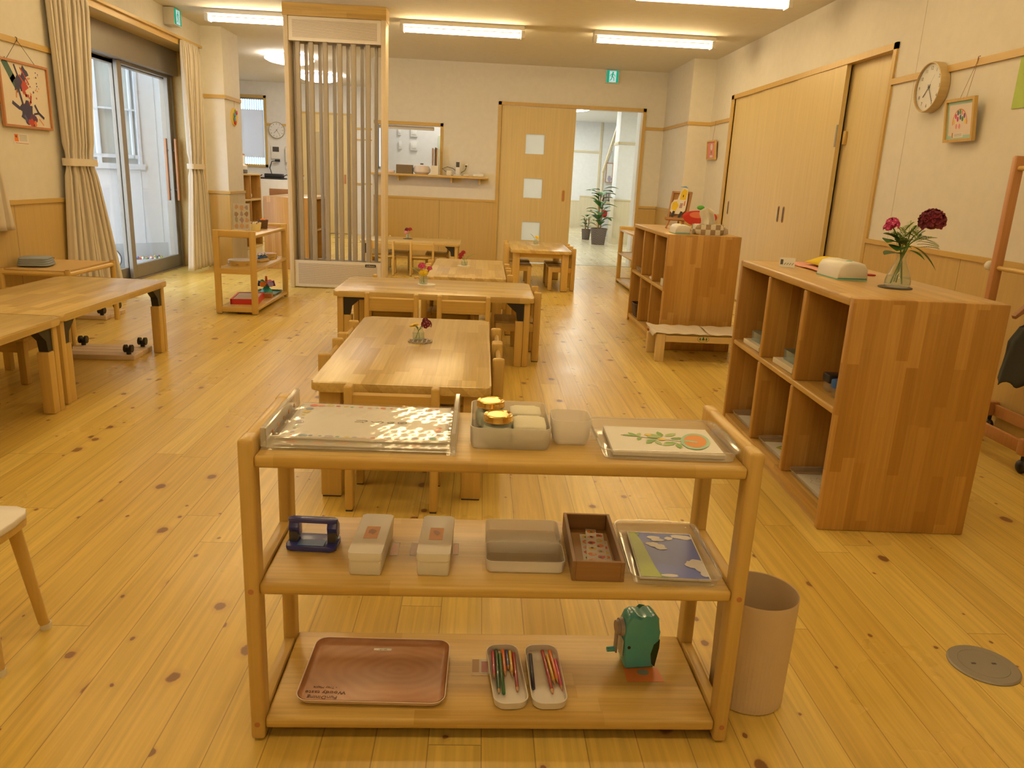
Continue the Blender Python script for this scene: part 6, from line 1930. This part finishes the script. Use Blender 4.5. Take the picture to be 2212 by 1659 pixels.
for k in range(4): m.prism(rrect(-.10 + .004 * k, .10 - .003 * k, -.10, .10 - .006 * k, .03), .001 + .014 * k, .0145 + .014 * k, bev=.006)
tag(m.build('folded_blanket', plain('blue_grey_cloth', (.30, .34, .38), .9, bump=.4, bscale=300.), smooth=80, loc=(-3.13, 5.55, .457), rotz=R(12)), 'folded blue grey cloth on the low woven table', 'cloth')
def castor_board(label, x, y, ln, wd, rz, group='upturned castor boards'):
    t = thing('castor_board', label, 'dolly', (x, y, 0), rz, group)
    for k in range(4):
        b = -wd / 2 + wd * k / 4
        MB().box(-ln / 2, ln / 2, b + .002, b + wd / 4 - .002, 0, .032, plain('pale_pine', (.74, .58, .42), .5), .003, 1).build('plank', None, t, smooth=0)
    for sx in (-1, 1):
        for sy in (-1, 1):
            m = MB(); cx_, cy_ = sx * (ln / 2 - .045), sy * (wd / 2 - .04)
            m.tube([(cx_, cy_, .032), (cx_, cy_, .05)], .014, 10)
            for s in (-1, 1): m.tube([(cx_ + s * .010, cy_, .068), (cx_ + s * .024, cy_, .068)], .025, 16)
            m.box(cx_ - .012, cx_ + .012, cy_ - .016, cy_ + .016, .05, .075, bev=.003)
            m.build('castor', black, t)
castor_board('plank board with black castors upwards under the left table', -2.36, 4.84, .46, .30, R(2))
castor_board('castor board on the floor under the woven table', -3.02, 6.10, .30, .34, 0)

# ------------------------------------------------------------------ things on the end-on shelf left of the screen
LX = -1.835
t = thing('card_stand', 'clear stand with a picture card on the end-on shelf', 'card stand', (-2.065, 6.80, .6555), R(10))
m = MB(); m.box(-.075, .075, -.03, .03, 0, .003); m.box(-.075, .075, .0, .003, .003, .235); m.build('stand', acrylic, t, smooth=0)
m = MB(); m.box(-.068, .068, .004, .005, .01, .23, paper)
Mk = frame_on((0, .0038, .12), (1, 0, 0), (0, 0, 1)); rnd = random.Random(8)
for a in range(3):
    for b in range(4):
        shape(m, blob(-.042 + a * .042, -.08 + b * .052, .016, 8, .4, 1.3), rnd.choice([plain('c_mauve', (.45, .30, .38), .6), plain('c_peach', (.75, .42, .22), .6), plain('c_grey', (.40, .36, .34), .6), dkwood]), Mk, .0006)
m.build('card', None, t, smooth=0)
t = thing('cream_basket', 'scalloped cream basket on the end-on shelf', 'basket', (-2.00, 6.93, .6554))
m = MB(); m.shell(lambda i, z: [((.062 - i) * (1 + .05 * math.sin(9 * a) * (z > .03)) * math.cos(a), (.062 - i) * (1 + .05 * math.sin(9 * a) * (z > .03)) * math.sin(a), z + (.008 * math.sin(9 * a) if z > .05 else 0)) for a in [2 * PI * k / 54 for k in range(54)]], [(.010, 0), (.004, .03), (0, .062)], .005); m.build('body', plain('cream_yarn', (.80, .70, .36), .9, bump=.6, bscale=150.), t)
m = MB()
for k in range(6): m.ball((.03 * math.cos(k), .03 * math.sin(k), .055), .016, [dkwood, paper, dkwood, plain('cream_yarn2', (.8, .7, .5), .8)][k % 4], 8, 6)
m.build('contents', None, t)
t = thing('brown_basket', 'small dark brown basket with an orange thing in it on the end-on shelf', 'basket', (-1.985, 7.16, .6554))
m = MB(); m.shell(lambda i, z: [((.047 - i) * math.cos(a), (.047 - i) * math.sin(a), z) for a in [2 * PI * k / 24 for k in range(24)]], [(.010, 0), (0, .078)], .005); m.build('body', weave('brown_wicker', (.14, .07, .04), (.08, .04, .02), 110.), t)
m = MB(); m.ball((0, 0, .068), (.03, .03, .022), oran, 10, 6); m.build('contents', None, t)
thin_box('picture_mat', 'reddish flat picture mat at the far end of the end-on shelf', 'mat', -2.06, -1.90, 7.24, 7.38, .6554, .6604, plain('mat_red', (.48, .22, .14), .6))
def tambourine(label, x, y, z, r, top):
    t = thing('tambourine', label, 'tambourine', (x, y, z), 0, 'tambourines on the end-on shelf')
    m = MB(); m.lathe([(r * .93, 0), (r, 0), (r, .042), (r * .93, .042), (r * .93, 0)], 36); m.build('hoop', postX, t)
    m = MB(); m.lathe([(0, .0425), (r * .99, .0425), (r * .99, .046), (0, .047)], 36); m.build('skin', top, t)
    for k in range(8):
        a = 2 * PI * k / 8; m = MB(); m.tube([(r * 1.002 * math.cos(a), r * 1.002 * math.sin(a), .015), (r * 1.002 * math.cos(a), r * 1.002 * math.sin(a), .019)], .012, 10); m.build('jingle', chrome, t)
tambourine('white skinned tambourine at the near end of the middle shelf board', -2.045, 6.66, .3775, .105, paper)
tambourine('flat pinkish tambourine at the far end of the middle shelf board', -1.985, 7.26, .3775, .085, plain('pink_skin', (.66, .42, .34), .6))
t = thing('bell_rattle', 'blue handled bell rattle on the middle board of the end-on shelf', 'rattle', (-1.945, 6.97, .3776), R(70))
m = MB(); m.box(-.07, .07, -.022, .022, 0, .022, postX, .006); m.build('block', None, t)
m = MB(); m.tube([(-.06, 0, .035), (-.03, .02, .045), (.03, .02, .045), (.06, 0, .035), (.03, -.02, .045), (-.03, -.02, .045), (-.06, 0, .035)], .009, 8); m.build('strap', blue2, t)
m = MB()
for k in range(5): m.ball((-.045 + .022 * k, .012 * (-1) ** k, .062), .012, chrome, 10, 7)
m.build('bells', None, t)
t = thing('peg_frame', 'red edged slatted toy frame on the bottom board of the end-on shelf', 'toy', (-2.03, 6.76, .0545), R(8))
m = MB(); m.box(-.115, .115, -.20, -.188, 0, .045); m.box(-.115, .115, .188, .20, 0, .045); m.box(-.115, -.10, -.20, .20, 0, .045); m.box(.10, .115, -.20, .20, 0, .045); m.build('red_frame', red, t, smooth=0)
m = MB()
for k in range(9): m.box(-.10, .10, -.18 + k * .0405, -.148 + k * .0405, .03, .042, bev=.003, seg=1)
m.build('slats', plain('pale_slat', (.70, .58, .44), .5), t, smooth=0)
t = thing('green_tray', 'dark green tray under the colourful spinning toy', 'tray', (-1.985, 7.20, .0545))
m = MB(); m.shell(ring_fn(-.11, .11, -.16, .16, .02), [(.01, 0), (0, .018)], .004); m.build('body', plain('bottle_green', (.02, .14, .13), .3), t)
thin_box('brown_box', 'reddish brown box beside the green tray on the bottom board', 'box', -1.95, -1.88, 6.965, 7.03, .0545, .09, redwood)
t = thing('spinning_toy', 'teal based toy with coloured cups on the green tray', 'toy', (-1.975, 7.16, .0590))
m = MB(); m.lathe([(0, 0), (.055, 0), (.056, .02), (.04, .045), (.026, .06), (.024, .085), (0, .09)], 24); m.build('base', plain('toy_teal', (.03, .38, .36), .25, coat=.3), t)
cups = [plain('toy_' + k, c, .25) for k, c in (('purple', (.20, .04, .25)), ('pink', (.75, .25, .40)), ('green', (.03, .30, .12)), ('blue', (.03, .10, .40)), ('orange', (.80, .25, .03)), ('violet', (.30, .25, .50)))]
for k in range(6):
    a = 2 * PI * k / 6 + .3; d = Vector((math.cos(a), math.sin(a), .15))
    m = MB(); m.tube([Vector((0, 0, .085)) + d * .015, Vector((0, 0, .085)) + d * .045, Vector((0, 0, .088)) + d * .075], [.012, .022, .027], 14, cups[k]); m.build('cup', None, t)
m = MB()
for k in range(5): m.lathe([(0, 0), (.014 - .001 * k, 0), (.016 - .001 * k, .008), (.012 - .001 * k, .015), (0, .015)], 14, (0, 0, .09 + .015 * k))
m.build('spiral', oran, t)

# ------------------------------------------------------------------ right: clothes rack, hanger, jacket, bin, floor outlet
t = thing('clothes_rack', 'reddish wooden clothes rack on castors at the right edge', 'clothes rack', (2.64, 3.84, 0), -PI / 2)
# local x runs along the rack towards us, y across it
LR = .65
for s in (0, 1):
    x = s * LR
    m = MB(); m.box(x - .020, x + .020, -.024, .024, .165, 1.42, bev=.010); m.build('post', rackw, t)
    m = MB(); m.box(x - .024, x + .024, -.165, .165, .085, .165, bev=.012); m.build('foot', rackw, t)
    for y in (-.135, .135):
        m = MB(); m.ball((x, y, .032), (.032, .022, .032), black, 14, 10); m.tube([(x, y, .05), (x, y, .085)], .010, 8); m.build('castor', black, t)
MB().box(.02, LR - .02, -.152, -.132, .09, .150, rackw, .003).build('base_rail', None, t)
MB().box(.02, LR - .02, .132, .152, .09, .150, rackw, .003).build('base_rail', None, t)
m = MB(); m.tube([(-.02, 0, .87), (LR + .02, 0, .87)], .012, 12); m.build('hanging_bar', postX, t)
m = MB(); m.tube([(.0, 0, 1.36), (LR, 0, 1.36)], .012, 12); m.build('hanging_bar', postX, t)
m = MB(); m.ball((-.055, 0, .875), .026, paper, 12, 8); m.tube([(-.04, 0, .872), (-.018, 0, .87)], .008, 8, paper); m.build('end_knob', None, t)
Mh = Matrix.Translation((2.64, 3.46, 0)) @ Matrix.Rotation(R(15), 4, 'Z')
t = thing('coat_hanger', 'curved wooden coat hanger on the clothes rack bar', 'hanger')
t.matrix_world = Mh
m = MB(); m.prism([(-.17, .690), (-.16, .675), (-.08, .725), (0, .745), (.08, .725), (.16, .675), (.17, .690), (.09, .755), (.03, .785), (-.03, .785), (-.09, .755)], -.012, .012, mat=dkwood, M=frame_on((0, 0, 0), (1, 0, 0), (0, 0, 1)), bev=.004); m.build('arms', None, t)
m = MB(); m.tube([(0, 0, .78), (0, 0, .835), (.012, 0, .845)] + [(.019 * math.cos(a), 0, .87 + .019 * math.sin(a)) for a in [-.7 + .35 * k for k in range(11)]], .002, 7); m.build('hook', chrome, t)
t = thing('jacket', 'dark grey jacket hanging from the wooden hanger', 'jacket')
t.matrix_world = Mh
m = MB()
def jk(u, v):
    a = 2 * PI * u
    w = (.105 + .050 * min(1, v * 4)) * (1 + .05 * math.sin(7 * a + 5 * v)); d = (.022 + .05 * v) * (1 + .12 * math.sin(5 * a + 9 * v))
    z = .664 - .03 * abs(math.cos(a)) * (1 - v) - .30 * v + .012 * math.sin(6 * a) * v
    return (w * math.cos(a), d * math.sin(a), z)
m.grid(jk, 48, 16); m.build('body', jacket, t, smooth=80, solid=.004)
m = MB(); m.box(-.12, -.06, -.045, -.025, .63, .68, plain('orange_lining', (.45, .18, .08), .8), .006); m.build('collar_patch', None, t)

t = thing('waste_bin', 'cream ribbed waste bin behind the right leg of the nearest shelf', 'bin', (.688, 1.600, 0))
n = 120
def rib(r, z, k): return (r + (.0012 * (k % 2) if z < .258 else 0))
m = MB(); vs, fs = [], []
lv = [(.082, 0), (.086, .003), (.0865, .05), (.0885, .15), (.0905, .256), (.0912, .262), (.0918, .282), (.0912, .284), (.0898, .282), (.0875, .15), (.085, .006)]
for r_, z_ in lv:
    for k in range(n):
        a = 2 * PI * k / n
        rr = r_ + (.0011 if k % 2 and .002 < z_ < .258 and r_ > .0855 else 0)
        vs.append((rr * math.cos(a), rr * math.sin(a), z_))
for i in range(len(lv) - 1):
    for k in range(n): fs.append((i * n + k, i * n + (k + 1) % n, (i + 1) * n + (k + 1) % n, (i + 1) * n + k))
fs.append(tuple(reversed(range(n)))); fs.append(tuple(range((len(lv) - 1) * n, len(lv) * n)))
m._faces(vs, fs, None); m.build('body', plain('bin_cream', (.70, .55, .38), .5), t, smooth=25)
t = thing('floor_outlet', 'round grey floor outlet cover at lower right', 'floor outlet', (1.380, 1.728, 0))
m = MB(); m.lathe([(0, 0), (.088, 0), (.088, .003), (.084, .006), (.063, .0062), (.062, .005), (.061, .0062), (0, .0064)], 40); m.build('cover', plain('outlet_grey', (.30, .28, .25), .45, .3), t)
m = MB(); m.box(-.034, -.022, -.003, .003, .0062, .0068); m.box(.022, .034, -.003, .003, .0062, .0068); m.build('slots', dark, t, smooth=0)

# ------------------------------------------------------------------ hall beyond the doorway
def potted(label, x, y, pr, ph, hgt, n, lw, ll, seed):
    t = thing('potted_plant', label, 'potted plant', (x, y, 0), 0)
    m = MB(); m.lathe([(0, 0), (pr * .78, 0), (pr, ph), (pr * .92, ph), (pr * .9, ph - .04), (0, ph - .04)], 28); m.build('woven_pot', weave('pot_weave', (.20, .15, .12), (.10, .075, .06), 55.), t)
    rnd = random.Random(seed)
    m = MB()
    for k in range(3): m.tube([(.03 * math.cos(k * 2), .03 * math.sin(k * 2), ph - .05), (.04 * math.cos(k * 2), .04 * math.sin(k * 2), hgt * .6), (.06 * math.cos(k * 2 + .5), .05 * math.sin(k * 2), hgt * .86)], .012, 7)
    m.build('trunk', dkwood, t)
    m = MB()
    for k in range(n):
        z = ph + (hgt - ph) * (k + .5) / n * .95; a = k * 2.4 + rnd.random()
        leaf_blade(m, (.04 * math.cos(a), .04 * math.sin(a), z), (math.cos(a), math.sin(a), rnd.uniform(.1, 1.1)), ll * rnd.uniform(.8, 1.2), lw, leafg, .35, 6)
    m.build('leaves', None, t, smooth=60)
potted('tall rubber plant in a woven pot in the hall', 2.33, 15.4, .165, .32, 1.13, 32, .15, .27, 3)
potted('small bushy plant in a woven pot behind the rubber plant', 2.24, 16.6, .10, .22, .52, 22, .06, .14, 5)
t = thing('hall_shelf', 'pale wooden shelf stand behind the rubber plant in the hall', 'shelf', (2.62, 17.0, 0))
for x in (-.08, .2):
    MB().box(x - .02, x + .02, -.15, -.11, 0, .78, pineZ).build('post', None, t, smooth=0); MB().box(x - .02, x + .02, .11, .15, 0, .78, pineZ).build('post', None, t, smooth=0)
for z in (.2, .45, .76): MB().box(-.1, .22, -.15, .15, z, z + .025, pineX).build('shelf_board', None, t, smooth=0)
thin_box('red_bag', 'red bag on the hall shelf', 'bag', 2.60, 2.72, 16.9, 17.05, .476, .62, red, None, .03)
m = MB(); m.box(2.57, 2.76, 16.9, 16.92, .786, 1.02, paper)
for k in range(6): m.box(2.59 + .055 * (k % 3), 2.63 + .055 * (k % 3), 16.896, 16.90, .81 + .1 * (k // 3), .89 + .1 * (k // 3), [brick, grey, plain('leaf_photo', (.35, .25, .25), .5)][k % 3])
tag(m.build('pamphlet_board', None, smooth=0), 'board of small pamphlets on top of the hall shelf', 'board')
t = thing('framed_picture', 'small framed picture hanging on the white hall stair wall', 'picture')
def art4(m, A):
    shape(m, blob(.01, -.13, .05, 12, .4, 1.2), plain('pale_violet', (.45, .40, .50), .6), A, .001)
wall_frame(t, frame_on((2.86, 17.97, 1.42), (1, 0, 0), (0, 0, 1)), .16, .43, .012, .02, redwood, paper, art4)
m = MB(); m.tube([(2.81, 17.96, 1.635), (2.90, 17.97, 1.9)], .002, 5); m.tube([(2.91, 17.96, 1.635), (2.90, 17.97, 1.9)], .002, 5); m.build('hanging_wire', dark, t)
m = MB(); m.box(2.31, 2.38, 21.04, 21.05, 1.44, 1.60, bev=.004); tag(m.build('wall_panel', plain('pale_switch', (.66, .72, .74), .5)), 'small pale switch panel on the far hall wall', 'wall panel')

# ------------------------------------------------------------------ outside the glazed door
t = thing('toy_trough', 'low pale trough of bright small toys outside the glazed door', 'trough', (-3.925, 9.235, -.03), R(47))
m = MB(); m.shell(ring_fn(-.19, .19, -.065, .065, .02), [(.01, 0), (0, .12)], .006); m.build('body', plain('trough_grey', (.62, .66, .70), .6), t)
m = MB(); rnd = random.Random(4)
for k in range(60): m.ball((rnd.uniform(-.17, .17), rnd.uniform(-.045, .045), .115 + rnd.uniform(0, .03)), rnd.uniform(.009, .017), rnd.choice([red, oran, paper, paper, plain('toy_blue', (.12, .20, .42), .4), leafl]), 8, 6)
o = m.build('toys', None, t); o['kind'] = 'stuff'
t = thing('round_disc', 'white round board with dark rim standing outside the glass', 'disc', (-4.24, 8.99, -.03), R(47))
m = MB(); m.lathe([(0, 0), (.11, 0), (.118, .006), (.118, .012), (.11, .02), (0, .02)], 32, mat=paper, M=frame_on((0, 0, .125), (1, 0, 0), (0, 0, 1))); m.build('board', None, t)
m = MB(); m.lathe([(.114, -.003), (.124, .0), (.124, .02), (.114, .023)], 32, M=frame_on((0, 0, .125), (1, 0, 0), (0, 0, 1))); m.build('rim', dark, t)
